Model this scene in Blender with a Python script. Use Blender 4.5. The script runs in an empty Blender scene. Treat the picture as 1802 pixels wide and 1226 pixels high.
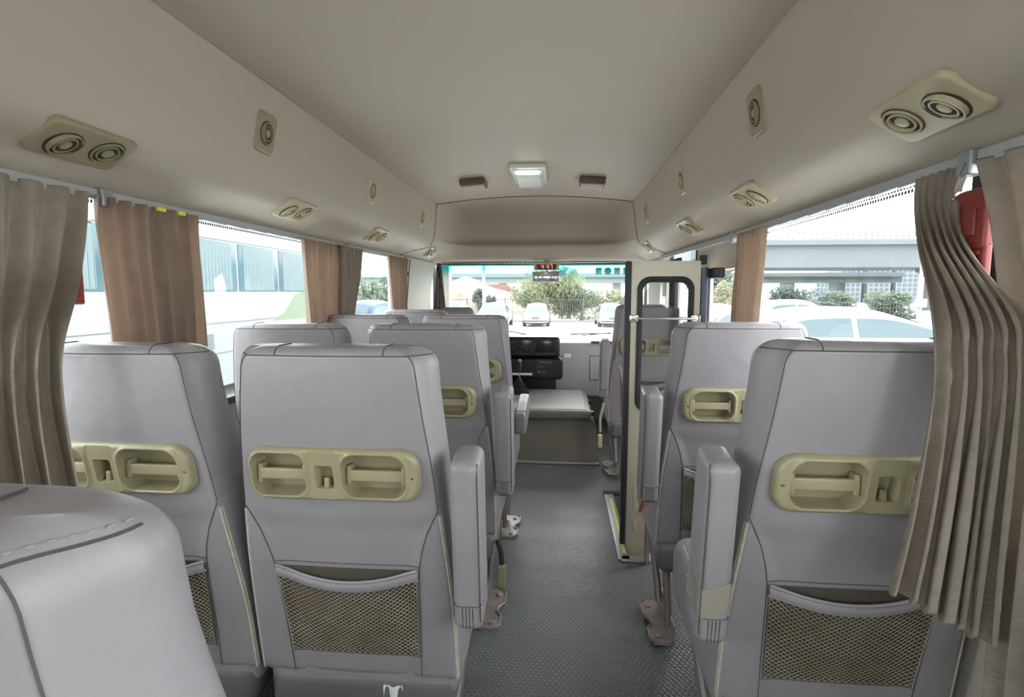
import bpy, math, random
from mathutils import Vector, Matrix, noise
R_ = random.Random(7)
PI = math.pi
SC = bpy.context.scene
COL = SC.collection

# ------------------------------------------------------------ camera, world, exposure
F_PX = 950.0
cam_d = bpy.data.cameras.new('camera'); cam = bpy.data.objects.new('camera', cam_d); COL.objects.link(cam)
cam_d.sensor_fit = 'HORIZONTAL'; cam_d.sensor_width = 36.0; cam_d.lens = 36.0*F_PX/1802.0
cam_d.clip_start = 0.02; cam_d.clip_end = 500
cam.location = (0, 0, 1.2)
cam.rotation_euler = (math.radians(90-5.949), 0, math.radians(4.966))
SC.camera = cam
W = bpy.data.worlds.new('world'); SC.world = W; W.use_nodes = True
_n = W.node_tree; _bg = _n.nodes['Background']
_tc = _n.nodes.new('ShaderNodeTexCoord'); _sx = _n.nodes.new('ShaderNodeSeparateXYZ'); _cr = _n.nodes.new('ShaderNodeValToRGB')
_n.links.new(_tc.outputs['Generated'], _sx.inputs[0]); _n.links.new(_sx.outputs['Z'], _cr.inputs[0]); _n.links.new(_cr.outputs[0], _bg.inputs[0])
_cr.color_ramp.elements[0].position = 0.0; _cr.color_ramp.elements[0].color = (1.0, 0.965, 0.935, 1)
_cr.color_ramp.elements[1].position = 0.5; _cr.color_ramp.elements[1].color = (1.0, 0.968, 0.94, 1)
_bg.inputs[1].default_value = 8.5
SC.view_settings.view_transform = 'Standard'; SC.view_settings.look = 'None'
SC.view_settings.exposure = 0.22; SC.view_settings.gamma = 1.0
try: SC.view_settings.use_curve_mapping = False
except Exception: pass
SC.cycles.max_bounces = 12; SC.cycles.diffuse_bounces = 8; SC.cycles.transparent_max_bounces = 24
SC.cycles.sample_clamp_indirect = 8.0

# ------------------------------------------------------------ materials
def mat(name, col, rough=0.5, metal=0.0, spec=0.5, bump=None, bscale=200, bdist=0.001, var=None, vscale=5, transl=None, tmix=.32, emit=None, coat=0):
    m = bpy.data.materials.new(name); m.use_nodes = True
    nt = m.node_tree; b = nt.nodes['Principled BSDF']
    b.inputs['Base Color'].default_value = (*col, 1); b.inputs['Roughness'].default_value = rough
    b.inputs['Metallic'].default_value = metal; b.inputs['Specular IOR Level'].default_value = spec
    if coat: b.inputs['Coat Weight'].default_value = coat
    tc = nt.nodes.new('ShaderNodeTexCoord')
    if var:
        n = nt.nodes.new('ShaderNodeTexNoise'); n.inputs['Scale'].default_value = vscale; n.inputs['Detail'].default_value = 5
        r = nt.nodes.new('ShaderNodeValToRGB'); r.color_ramp.elements[0].color = (*var, 1); r.color_ramp.elements[1].color = (*col, 1)
        r.color_ramp.elements[0].position = .35; r.color_ramp.elements[1].position = .65
        nt.links.new(tc.outputs['Object'], n.inputs[0]); nt.links.new(n.outputs[0], r.inputs[0]); nt.links.new(r.outputs[0], b.inputs['Base Color'])
    if bump:
        n = nt.nodes.new('ShaderNodeTexNoise'); n.inputs['Scale'].default_value = bscale; n.inputs['Detail'].default_value = 4
        bp = nt.nodes.new('ShaderNodeBump'); bp.inputs['Strength'].default_value = bump; bp.inputs['Distance'].default_value = bdist
        nt.links.new(tc.outputs['Object'], n.inputs[0]); nt.links.new(n.outputs[0], bp.inputs['Height']); nt.links.new(bp.outputs[0], b.inputs['Normal'])
    if emit:
        b.inputs['Emission Color'].default_value = (*col, 1); b.inputs['Emission Strength'].default_value = emit
    if transl:
        out = nt.nodes['Material Output']; t = nt.nodes.new('ShaderNodeBsdfTranslucent'); t.inputs[0].default_value = (*transl, 1)
        mx = nt.nodes.new('ShaderNodeMixShader'); mx.inputs[0].default_value = tmix
        nt.links.new(b.outputs[0], mx.inputs[1]); nt.links.new(t.outputs[0], mx.inputs[2]); nt.links.new(mx.outputs[0], out.inputs[0])
    return m
def glass(name, tint, refl=0.06, band=None):
    m = bpy.data.materials.new(name); m.use_nodes = True; nt = m.node_tree
    nt.nodes.remove(nt.nodes['Principled BSDF']); out = nt.nodes['Material Output']
    t = nt.nodes.new('ShaderNodeBsdfTransparent'); g = nt.nodes.new('ShaderNodeBsdfGlossy'); g.inputs['Roughness'].default_value = 0.02
    mx = nt.nodes.new('ShaderNodeMixShader'); mx.inputs[0].default_value = refl
    t.inputs[0].default_value = (*tint, 1)
    if band:
        tc = nt.nodes.new('ShaderNodeTexCoord'); s = nt.nodes.new('ShaderNodeSeparateXYZ'); mr = nt.nodes.new('ShaderNodeMapRange')
        mr.inputs[1].default_value = band[0]; mr.inputs[2].default_value = band[1]
        r = nt.nodes.new('ShaderNodeValToRGB'); r.color_ramp.elements[0].color = (*tint, 1); r.color_ramp.elements[1].color = (*band[2], 1)
        nt.links.new(tc.outputs['Object'], s.inputs[0]); nt.links.new(s.outputs['Z'], mr.inputs[0]); nt.links.new(mr.outputs[0], r.inputs[0]); nt.links.new(r.outputs[0], t.inputs[0])
    nt.links.new(t.outputs[0], mx.inputs[1]); nt.links.new(g.outputs[0], mx.inputs[2]); nt.links.new(mx.outputs[0], out.inputs[0])
    return m
def wave_bump(m, scale, strength, dist, direction='DIAGONAL', distortion=2.0, rot=(0, 0, 0)):
    nt = m.node_tree; b = nt.nodes['Principled BSDF']
    tc = nt.nodes.new('ShaderNodeTexCoord'); mp = nt.nodes.new('ShaderNodeMapping'); mp.inputs['Rotation'].default_value = rot
    w = nt.nodes.new('ShaderNodeTexWave'); w.bands_direction = direction; w.inputs['Scale'].default_value = scale
    w.inputs['Distortion'].default_value = distortion; w.inputs['Detail'].default_value = 2
    bp = nt.nodes.new('ShaderNodeBump'); bp.inputs['Strength'].default_value = strength; bp.inputs['Distance'].default_value = dist
    nt.links.new(tc.outputs['Object'], mp.inputs[0]); nt.links.new(mp.outputs[0], w.inputs[0])
    nt.links.new(w.outputs['Fac'], bp.inputs['Height']); nt.links.new(bp.outputs[0], b.inputs['Normal'])
def floor_mat():
    m = mat('floor_rubber', (.17, .185, .19), .32, spec=.5); nt = m.node_tree; b = nt.nodes['Principled BSDF']
    tc = nt.nodes.new('ShaderNodeTexCoord'); hs = []
    for a in (32, -32, 90):
        mp = nt.nodes.new('ShaderNodeMapping'); mp.inputs['Rotation'].default_value = (0, 0, math.radians(a))
        w = nt.nodes.new('ShaderNodeTexWave'); w.bands_direction = 'X'; w.inputs['Scale'].default_value = 21; w.inputs['Distortion'].default_value = 0
        nt.links.new(tc.outputs['Object'], mp.inputs[0]); nt.links.new(mp.outputs[0], w.inputs[0]); hs.append(w.outputs['Fac'])
    cur = hs[0]
    for h in hs[1:]:
        mm = nt.nodes.new('ShaderNodeMath'); mm.operation = 'MINIMUM'; nt.links.new(cur, mm.inputs[0]); nt.links.new(h, mm.inputs[1]); cur = mm.outputs[0]
    r = nt.nodes.new('ShaderNodeValToRGB'); r.color_ramp.elements[0].position = 0.0; r.color_ramp.elements[1].position = 0.25
    nt.links.new(cur, r.inputs[0])
    bp = nt.nodes.new('ShaderNodeBump'); bp.inputs['Strength'].default_value = .8; bp.inputs['Distance'].default_value = .0015
    nt.links.new(r.outputs[0], bp.inputs['Height']); nt.links.new(bp.outputs[0], b.inputs['Normal'])
    n = nt.nodes.new('ShaderNodeTexNoise'); n.inputs['Scale'].default_value = 6; n.inputs['Detail'].default_value = 6
    c = nt.nodes.new('ShaderNodeValToRGB'); c.color_ramp.elements[0].color = (.155, .167, .172, 1); c.color_ramp.elements[1].color = (.215, .23, .238, 1)
    mx = nt.nodes.new('ShaderNodeMix'); mx.data_type = 'RGBA'; mx.blend_type = 'MULTIPLY'; mx.inputs[0].default_value = .45
    nt.links.new(tc.outputs['Object'], n.inputs[0]); nt.links.new(n.outputs[0], c.inputs[0])
    nt.links.new(c.outputs[0], mx.inputs[6]); nt.links.new(r.outputs[0], mx.inputs[7]); nt.links.new(mx.outputs[2], b.inputs['Base Color'])
    return m
M_ = {
 'leather': mat('grey_leather', (.265, .245, .265), .40, spec=.45, bump=.35, bscale=260, bdist=.0008, var=(.25, .231, .25), vscale=9),
 'leather_dark': mat('dark_grey_leather', (.13, .12, .13), .5, bump=.3, bscale=200),
 'leather_drv': mat('driver_leather', (.20, .19, .20), .5),
 'thread': mat('dark_thread', (.07, .065, .07), .8),
 'thread_l': mat('light_thread', (.40, .365, .36), .8),
 'piping': mat('beige_piping', (.50, .47, .40), .6, var=(.40, .37, .30), vscale=60),
 'olive': mat('olive_beige_plastic', (.315, .282, .178), .34, spec=.5, var=(.29, .26, .16), vscale=7),
 'cream': mat('cream_plastic', (.50, .45, .30), .4, var=(.45, .40, .26), vscale=12),
 'hole': mat('recess_shade', (.06, .05, .03), .8),  # darkened olive, shade inside holes and louvre gaps put into the colour
 'net': mat('beige_net', (.34, .31, .24), .75, var=(.25, .21, .15), vscale=14),
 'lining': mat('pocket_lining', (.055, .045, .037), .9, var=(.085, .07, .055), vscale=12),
 'vinyl': mat('ceiling_vinyl', (.485, .43, .36), .55, spec=.3, var=(.47, .415, .34), vscale=1.5, bump=.08, bscale=300, bdist=.0005),
 'wall': mat('beige_wall_panel', (.50, .46, .41), .6, var=(.47, .43, .38), vscale=3),
 'alu': mat('curtain_rail_aluminium', (.42, .43, .44), .45, metal=.3),
 'chrome': mat('chrome', (.85, .85, .86), .12, metal=1),
 'steel': mat('painted_steel', (.21, .185, .18), .4, metal=.3),
 'bracket': mat('bracket_enamel', (.40, .345, .34), .35, metal=.35, var=(.3, .26, .25), vscale=25),
 'black': mat('black_plastic', (.012, .013, .015), .35),
 'rubber': mat('black_rubber', (.018, .02, .022), .6),
 'blue_rubber': mat('slate_rubber', (.09, .11, .15), .5),
 'screen': mat('dark_screen', (.012, .016, .022), .15),
 'dash': mat('grey_dashboard', (.33, .33, .34), .5, bump=.1, bscale=300),
 'engine': mat('engine_cover_vinyl', (.19, .17, .145), .55, bump=.4, bscale=120, var=(.155, .14, .115), vscale=4),
 'lid': mat('engine_lid_mat', (.30, .30, .295), .45),
 'lidedge': mat('engine_lid_edge', (.14, .13, .12), .45),
 'doorpaint': mat('beige_door_paint', (.58, .53, .43), .35, spec=.5, var=(.55, .50, .40), vscale=3),
 'white': mat('white_paint', (.2, .2, .2), .35),
 'paper': mat('white_paper', (.85, .85, .84), .8),
 'yellow': mat('yellow_strip', (.66, .66, .22), .6),
 'sill': mat('aluminium_sill', (.36, .38, .38), .4, metal=.6),
 'tape': mat('clear_tape', (.28, .255, .22), .12, coat=.8),
 'red': mat('red_plastic', (.21, .025, .022), .4),
 'lampbody': mat('lamp_plastic', (.74, .73, .60), .3),
 'lens': mat('lamp_lens', (.85, .90, .86), .25),
 'lit': mat('lit_tube', (1, .98, .93), .3, emit=6),
 'grille': mat('brown_speaker', (.12, .09, .07), .5),
 'grille_l': mat('speaker_slats', (.70, .62, .52), .5),
 'led': mat('red_led', (1, .20, .13), .4, emit=2.5),
 'ledpanel': mat('led_panel', (.10, .008, .006), .3),
 'wood': mat('knob_wood', (.09, .03, .02), .3),
 'mirror': mat('mirror_glass', (.8, .8, .82), .03, metal=1),
 'curtain': mat('taupe_curtain', (.355, .31, .265), .85, spec=.2, transl=(.42, .34, .27), tmix=.28, var=(.30, .26, .22), vscale=30),
 'curtain_br': mat('brown_curtain', (.34, .285, .24), .85, spec=.2, transl=(.56, .44, .36), tmix=.46, var=(.29, .24, .20), vscale=25),
 'curtain_dk': mat('dark_curtain', (.10, .075, .065), .9, spec=.2, transl=(.15, .10, .08)),
 'tie': mat('yellow_clip', (.75, .70, .10), .6),
 'asphalt': mat('pale_concrete', (.50, .50, .50), .8, var=(.45, .45, .45), vscale=.4),
 'carwhite': mat('white_car_paint', (.165, .17, .175), .25, spec=.3),
 'carblue': mat('blue_car_paint', (.03, .055, .10), .3, spec=.3),
 'carglass': mat('car_glass', (.065, .088, .10), .2, spec=.25),
 'tyre': mat('tyre', (.035, .037, .04), .8),
 'bumper': mat('bumper_shadow', (.05, .058, .075), .6),  # dark tone carries the shadow at the bumper
 'taillight': mat('tail_light', (.16, .06, .06), .3),
 'coachglass': mat('coach_window', (.035, .07, .09), .2, spec=.3),
 'coachcurt': mat('coach_curtain', (.085, .115, .125), .7),
 'green': mat('green_stripe', (.085, .12, .072), .4),
 'seamgrey': mat('grey_seam', (.06, .07, .075), .6),
 'fence': mat('fence_iron', (.045, .05, .05), .6),
 'leafA': mat('leaf_green', (.11, .14, .10), .7, transl=(.16, .2, .14), var=(.08, .11, .08), vscale=1.2),
 'leafB': mat('leaf_blue_green', (.055, .08, .07), .7, transl=(.08, .11, .09), var=(.04, .06, .055), vscale=.6),
 'leafC': mat('leaf_yellow_green', (.165, .185, .115), .7, transl=(.24, .27, .17), var=(.12, .145, .095), vscale=1.5),
 'trunk': mat('trunk_bark', (.10, .08, .06), .9),
 'dirt': mat('pale_dirt', (.15, .135, .12), .95, var=(.10, .09, .08), vscale=.9, bump=.6, bscale=2, bdist=.2),
 'concrete': mat('viaduct_concrete', (.105, .118, .13), .85, var=(.095, .105, .115), vscale=.15),
 'concrete_l': mat('pale_concrete_wall', (.135, .14, .142), .85),
 'girder': mat('pale_green_girder', (.095, .125, .12), .7),
 'bldg': mat('white_building', (.135, .145, .155), .7),
 'bldgwin': mat('building_window', (.05, .065, .085), .2),
 'roofred': mat('red_roof', (.14, .075, .07), .8),
 'stk_g': mat('green_sticker', (.48, .62, .46), .6, transl=(.8, .95, .75)),
 'stk_b': mat('blue_sticker', (.35, .55, .60), .6, transl=(.5, .8, .85)),
 'orange': mat('orange_strap', (.45, .16, .08), .7),
 'glass': glass('window_glass', (.90, .95, .96), .05),
 'doorglass': glass('door_glass', (.80, .84, .84), .10),
 'windshield': glass('windshield_glass', (.93, .96, .96), .03, band=(1.30, 1.40, (.10, .60, .68))),
 'frit': mat('black_frit', (.03, .035, .045), .5),
}
def soft_wrinkle(m, scale, dist):
    nt = m.node_tree; b = nt.nodes['Principled BSDF']; prev = b.inputs['Normal'].links[0].from_socket
    tc = nt.nodes.new('ShaderNodeTexCoord'); n = nt.nodes.new('ShaderNodeTexNoise'); n.inputs['Scale'].default_value = scale; n.inputs['Detail'].default_value = 2; n.inputs['Distortion'].default_value = .6
    bp = nt.nodes.new('ShaderNodeBump'); bp.inputs['Strength'].default_value = .5; bp.inputs['Distance'].default_value = dist
    nt.links.new(tc.outputs['Object'], n.inputs[0]); nt.links.new(n.outputs[0], bp.inputs['Height']); nt.links.new(prev, bp.inputs['Normal']); nt.links.new(bp.outputs[0], b.inputs['Normal'])
soft_wrinkle(M_['leather'], 11, .006)
M_['floor'] = floor_mat()
wave_bump(M_['curtain'], 55, .35, .0015, 'DIAGONAL', 6)
wave_bump(M_['curtain_br'], 160, .3, .0010, 'Z', 2)
wave_bump(M_['lid'], 32, .6, .002, 'X', 0)

# ------------------------------------------------------------ mesh helpers
class MB:
    def __init__(s): s.v = []; s.f = []; s.mi = []; s.cur = 0
    def add(s, vs, fs):
        o = len(s.v); s.v += [tuple(p) for p in vs]
        for f in fs: s.f.append([i+o for i in f]); s.mi.append(s.cur)
    def box(s, x0, x1, y0, y1, z0, z1):
        s.add([(x, y, z) for x in (x0, x1) for y in (y0, y1) for z in (z0, z1)],
              [(0, 1, 3, 2), (4, 6, 7, 5), (0, 4, 5, 1), (2, 3, 7, 6), (0, 2, 6, 4), (1, 5, 7, 3)])
        return s
    def rbox(s, c, d, r=.01, n=3, M=None):
        h = [max(q/2, 1e-5) for q in d]; r = min(r, *[q*.999 for q in h])
        key = {}; vs = []; fs = []
        # param lattice from -1..1 with n steps in each rounded end
        def lat(i):
            a = h[i]-r
            L = [(-a, -math.tan((1-k/n)*PI/4)) for k in range(n+1)]
            return L + [(p*-1, q*-1) for p, q in reversed(L)]
        ls = [lat(0), lat(1), lat(2)]; m = len(ls[0])
        def vert(i, j, k):
            kk = (i, j, k)
            if kk in key: return key[kk]
            q = [ls[0][i], ls[1][j], ls[2][k]]
            nv = Vector((q[0][1], q[1][1], q[2][1])); nv.normalize()
            p = Vector((q[0][0], q[1][0], q[2][0])) + nv*r
            if M: p = M @ p
            key[kk] = len(vs); vs.append((p.x+c[0], p.y+c[1], p.z+c[2])); return key[kk]
        e = m-1
        for a in range(e):
            for b in range(e):
                fs.append((vert(0, a, b), vert(0, a, b+1), vert(0, a+1, b+1), vert(0, a+1, b)))
                fs.append((vert(e, a, b), vert(e, a+1, b), vert(e, a+1, b+1), vert(e, a, b+1)))
                fs.append((vert(a, 0, b), vert(a+1, 0, b), vert(a+1, 0, b+1), vert(a, 0, b+1)))
                fs.append((vert(a, e, b), vert(a, e, b+1), vert(a+1, e, b+1), vert(a+1, e, b)))
                fs.append((vert(a, b, 0), vert(a, b+1, 0), vert(a+1, b+1, 0), vert(a+1, b, 0)))
                fs.append((vert(a, b, e), vert(a+1, b, e), vert(a+1, b+1, e), vert(a, b+1, e)))
        s.add(vs, fs); return s
    def tube(s, pts, r, n=8, closed=False, caps=True):
        P = [Vector(p) for p in pts]; N = len(P); vs = []; fs = []
        up = None
        for i, p in enumerate(P):
            a = P[(i-1) % N] if (closed or i > 0) else P[i]; b = P[(i+1) % N] if (closed or i < N-1) else P[i]
            t = (b-a)
            if t.length < 1e-9: t = Vector((0, 0, 1))
            t.normalize()
            if up is None:
                up = Vector((0, 0, 1)) if abs(t.z) < .9 else Vector((1, 0, 0))
            side = t.cross(up)
            if side.length < 1e-6: side = t.orthogonal()
            side.normalize(); up = side.cross(t); up.normalize()
            rr = r[i] if isinstance(r, (list, tuple)) else r
            for k in range(n):
                an = 2*PI*k/n; q = p + side*math.cos(an)*rr + up*math.sin(an)*rr; vs.append(q)
        m = N if closed else N-1
        for i in range(m):
            for k in range(n):
                a = i*n+k; b = i*n+(k+1) % n; c = ((i+1) % N)*n+(k+1) % n; d = ((i+1) % N)*n+k
                fs.append((a, b, c, d))
        if caps and not closed:
            fs.append(tuple(range(n-1, -1, -1))); fs.append(tuple((N-1)*n+k for k in range(n)))
        s.add(vs, fs); return s
    def grid(s, fn, nu, nv, flip=False, thick=None):
        vs = [fn(i/nu, j/nv) for j in range(nv+1) for i in range(nu+1)]; fs = []
        for j in range(nv):
            for i in range(nu):
                a = j*(nu+1)+i; q = (a, a+1, a+nu+2, a+nu+1); fs.append(q[::-1] if flip else q)
        s.add(vs, fs); return s
    def lathe(s, prof, n=24, M=None):
        vs = []; fs = []
        for (r, z) in prof:
            for k in range(n):
                p = Vector((r*math.cos(2*PI*k/n), r*math.sin(2*PI*k/n), z)); vs.append(M @ p if M else p)
        for i in range(len(prof)-1):
            for k in range(n): fs.append((i*n+k, i*n+(k+1) % n, (i+1)*n+(k+1) % n, (i+1)*n+k))
        if prof[0][0] > 1e-6: fs.append(tuple(range(n-1, -1, -1)))
        if prof[-1][0] > 1e-6: fs.append(tuple((len(prof)-1)*n+k for k in range(n)))
        s.add(vs, fs); return s
    def prism(s, poly, a, b, axis='Z'):
        n = len(poly)
        def P(u, v, w): return {'Z': (u, v, w), 'Y': (u, w, v), 'X': (w, u, v)}[axis]
        vs = [P(u, v, a) for u, v in poly] + [P(u, v, b) for u, v in poly]
        fs = [tuple(range(n-1, -1, -1)), tuple(range(n, 2*n))] + [(i, (i+1) % n, n+(i+1) % n, n+i) for i in range(n)]
        s.add(vs, fs); return s
    def loft(s, rings, caps=True):
        n = len(rings[0]); vs = [p for r in rings for p in r]; fs = []
        for i in range(len(rings)-1):
            for k in range(n): fs.append((i*n+k, i*n+(k+1) % n, (i+1)*n+(k+1) % n, (i+1)*n+k))
        if caps: fs.append(tuple(range(n-1, -1, -1))); fs.append(tuple((len(rings)-1)*n+k for k in range(n)))
        s.add(vs, fs); return s
    def mirror(s):
        s.v = [(-x, y, z) for x, y, z in s.v]; s.f = [f[::-1] for f in s.f]; return s
    def xf(s, M): s.v = [tuple(M @ Vector(p)) for p in s.v]; return s
    def build(s, name, m, parent=None, smooth=True, fixn=True):
        me = bpy.data.meshes.new(name); me.from_pydata(s.v, [], s.f)
        ms = m if isinstance(m, (list, tuple)) else [m]
        for q in ms: me.materials.append(M_[q])
        if len(ms) > 1: me.polygons.foreach_set('material_index', s.mi)
        if fixn:
            import bmesh
            bm = bmesh.new(); bm.from_mesh(me); bmesh.ops.recalc_face_normals(bm, faces=bm.faces); bm.to_mesh(me); bm.free()
        if smooth:
            me.polygons.foreach_set('use_smooth', [True]*len(me.polygons))
            try: me.set_sharp_from_angle(angle=math.radians(38))
            except Exception: pass
        o = bpy.data.objects.new(name, me); COL.objects.link(o)
        if parent: o.parent = parent
        return o
def tag(o, label=None, cat=None, group=None, kind=None):
    if label: o['label'] = label
    if cat: o['category'] = cat
    if group: o['group'] = group
    if kind: o['kind'] = kind
    return o
def empty(name, loc, label=None, cat=None, group=None, kind=None):
    o = bpy.data.objects.new(name, None); COL.objects.link(o); o.location = loc; o.empty_display_size = .1
    return tag(o, label, cat, group, kind)
def copy_tree(o, parent=None, skip=()):
    c = o.copy(); COL.objects.link(c)
    if parent: c.parent = parent
    for ch in KIDS.get(o.name, []) if False else [q for q in bpy.data.objects if q.parent == o]:
        if ch.name.split('.')[0] in skip: continue
        copy_tree(ch, c, skip)
    return c
def struct(o): o['kind'] = 'structure'; return o
def lerp(tab, x):
    if x <= tab[0][0]: return tab[0][1]
    for (a, b), (c, d) in zip(tab, tab[1:]):
        if x <= c: return b+(d-b)*(x-a)/(c-a)
    return tab[-1][1]
def sm(t): t = max(0, min(1, t)); return t*t*(3-2*t)
def catmull(tab, x):
    xs = [t[0] for t in tab]
    if x <= xs[0]: return tab[0][1]
    if x >= xs[-1]: return tab[-1][1]
    for i in range(len(xs)-1):
        if x <= xs[i+1]:
            p1, p2 = tab[i][1], tab[i+1][1]; p0 = tab[max(i-1, 0)][1]; p3 = tab[min(i+2, len(xs)-1)][1]
            t = (x-xs[i])/(xs[i+1]-xs[i])
            return .5*((2*p1)+(-p0+p2)*t+(2*p0-5*p1+4*p2-p3)*t*t+(-p0+3*p1-3*p2+p3)*t**3)

# ------------------------------------------------------------ the bus shell
CX = -.195
YB, YC, YF = -1.6, 4.04, 4.95
COVE = [(.719, 1.85), (.733, 1.79), (.75, 1.71), (.768, 1.62), (.779, 1.575), (.795, 1.54), (.825, 1.513), (.88, 1.488), (.953, 1.45)]
def cove_hw(z):
    t = sorted((b, a) for a, b in COVE); return catmull(t, z)
def cove_pt(side, k, y, off=0.0):
    # k in 0..1 along the profile (0 at ceiling)
    ks = [(i/(len(COVE)-1), COVE[i][0]) for i in range(len(COVE))]; kz = [(i/(len(COVE)-1), COVE[i][1]) for i in range(len(COVE))]
    hw = catmull(ks, k); z = catmull(kz, k)
    hw -= .035*sm((y-2.4)/1.4)*sm((hw-.79)/.1)
    return Vector((CX+side*hw, y, z))
def cove_k_for_z(z):
    lo, hi = 0, 1
    for _ in range(40):
        m = (lo+hi)/2
        if cove_pt(1, m, 0).z > z: lo = m
        else: hi = m
    return lo
b = MB(); b.grid(lambda u, v: (CX+(2*u-1)*.722, YB+v*(YC-YB), 1.85+.05*(1-(2*u-1)**2)), 24, 40)
b.grid(lambda u, v: (CX+(2*u-1)*1.0, YB+v*(5.0-YB), 1.97), 2, 2)
struct(b.build('ceiling', 'vinyl'))
for side, nm in ((-1, 'trim_1'), (1, 'trim_2')):
    b = MB(); b.grid(lambda u, v: tuple(cove_pt(side, u, YB+v*(YF-YB))), 40, 60)
    b.grid(lambda u, v: tuple(cove_pt(side, u, YB+v*(YF-YB))+Vector((side*.03, 0, .03*(1-u)+.002))), 40, 2)
    o = struct(b.build(nm, 'vinyl'))
    s = MB()
    s.tube([(CX+side*.7215, y, 1.8485) for y in (YB, 0, 1, 2, 3, 4.04)], .0025, 5)
    path = [(1.85, 4.035), (1.78, 4.08), (1.70, 4.12), (1.62, 4.14), (1.57, 4.12), (1.535, 4.05), (1.513, 3.93), (1.495, 3.80), (1.475, 3.74), (1.45, 3.70)]
    s.tube([tuple(cove_pt(side, cove_k_for_z(z), y)-Vector((side*.001, 0, .001))) for z, y in path], .0022, 5)
    s.build('trim_seam', 'thread', o)
# header above the windscreen
HP = [(4.04, 1.85, .05), (4.2, 1.853, .045), (4.38, 1.835, .03), (4.56, 1.775, .015), (4.64, 1.70, 0), (4.64, 1.64, 0), (4.585, 1.605, 0), (4.535, 1.588, 0), (4.525, 1.55, 0), (4.55, 1.49, 0), (4.62, 1.462, 0), (4.84, 1.45, 0)]
def header(u, v):
    t = v*(len(HP)-1); ky = [(i, p[0]) for i, p in enumerate(HP)]; kz = [(i, p[1]) for i, p in enumerate(HP)]; kc = [(i, p[2]) for i, p in enumerate(HP)]
    y, z, c = catmull(ky, t), catmull(kz, t), catmull(kc, t); s_ = 2*u-1
    s_ = math.copysign(1-(1-abs(s_))**1.6, s_)
    hw = cove_hw(min(z, 1.85))+.004 if z < 1.849 else .723
    hw -= .035*sm((hw-.79)/.1)
    ye = lerp([(1.45, 4.52), (1.50, 4.45), (1.54, 4.32), (1.60, 4.21), (1.70, 4.14), (1.85, 4.04)], z); ye = min(ye, y)
    return (CX+s_*hw, ye+(y-ye)*(1-abs(s_)**7), z+c*(1-s_*s_))
b = MB(); b.grid(header, 64, 50); o = struct(b.build('trim_3', 'vinyl'))
s = MB(); s.tube([tuple(Vector(header(u/40, 0))-Vector((0, .002, .002))) for u in range(41)], .003, 5); s.build('trim_seam', 'thread', o)
b = MB(); b.box(CX-.95, CX+.95, 4.84, 5.0, 1.44, 1.97); struct(b.build('trim_4', 'vinyl'))

# floor with the door well
WX0, WY0, WY1 = .315, 2.37, 3.15
b = MB()
b.box(-1.26, WX0, YB, 5.2, -.04, 0); b.box(WX0, .87, YB, WY0, -.04, 0); b.box(WX0, .87, WY1, 5.2, -.04, 0)
struct(b.build('floor', 'floor', smooth=False))
b = MB(); b.box(WX0, .80, WY0, WY1, -.42, -.38); b.box(WX0-.02, WX0, WY0, WY1, -.42, -.04); b.box(WX0, .80, WY0-.02, WY0, -.42, -.04); b.box(WX0, .80, WY1, WY1+.02, -.42, -.04)
struct(b.build('trim_5', 'lidedge', smooth=False))
# aluminium edge trim round the well with the yellow strip
so = empty('door_sill_trim', (WX0, WY0, 0), 'aluminium floor edging with a yellow strip around the entrance step well', 'floor trim')
b = MB()
b.rbox((-.012, .39, .004), (.055, .83, .010), .004, 2); b.rbox((.14, -.012, .004), (.33, .05, .010), .004, 2)
b.build('edge_strip', 'sill', so)
b = MB(); b.rbox((-.006, .36, .010), (.016, .66, .004), .0015, 2); b.build('yellow_strip', 'yellow', so)
b = MB(); b.rbox((.02, .79, .006), (.12, .05, .016), .005, 2); b.build('black_end_cap', 'rubber', so)

def wall_side(side, nm, bays, zs=.80, zt=1.468, solid=()):
    x0 = CX+side*.985; x1 = CX+side*1.03
    xa, xb = min(x0, x1), max(x0, x1)
    b = MB()
    gaps = []
    y = YB
    for (a, c) in bays+list(solid):
        pass
    xl_ = CX+side*1.025; ya, yb_ = min(xl_, x1+side*.03), max(xl_, x1+side*.03)
    b.box(ya, yb_, YB, DOOR[0] if side > 0 else 5.2, -.04, zs)
    if side > 0: b.box(ya, yb_, DOOR[1], 5.2, -.04, zs)
    xs_ = [CX+side*1.002, x1+side*.03]; b.box(min(xs_), max(xs_), YB, DOOR[0] if side > 0 else 5.2, zs-.02, zs)
    b.box(xa, xb, YB, 5.2, zt, 1.5)
    if side > 0: b.box(xa, xb, DOOR[0], DOOR[1], 1.31, zt)
    # solid parts between bays
    edges = sorted(bays+([DOOR] if side > 0 else []))
    y = YB
    for (a, c) in edges:
        if a > y: b.box(xa, xb, y, a, zs, zt)
        y = c
    if y < 5.2: b.box(xa, xb, y, 5.2, zs, zt)
    return struct(b.build(nm, 'wall', smooth=False))
DOOR = (2.50, 3.04)
BL = [(-1.5, -.28), (-.24, 1.42), (1.46, 2.76), (2.80, 3.80), (4.62, 5.12)]
BR = [(-1.5, -.30), (-.26, 1.07), (1.11, 2.34), (3.22, 3.98), (4.3, 5.12)]
wall_side(-1, 'wall_left', BL); wall_side(1, 'wall_right', BR)
wi = 0
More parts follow.
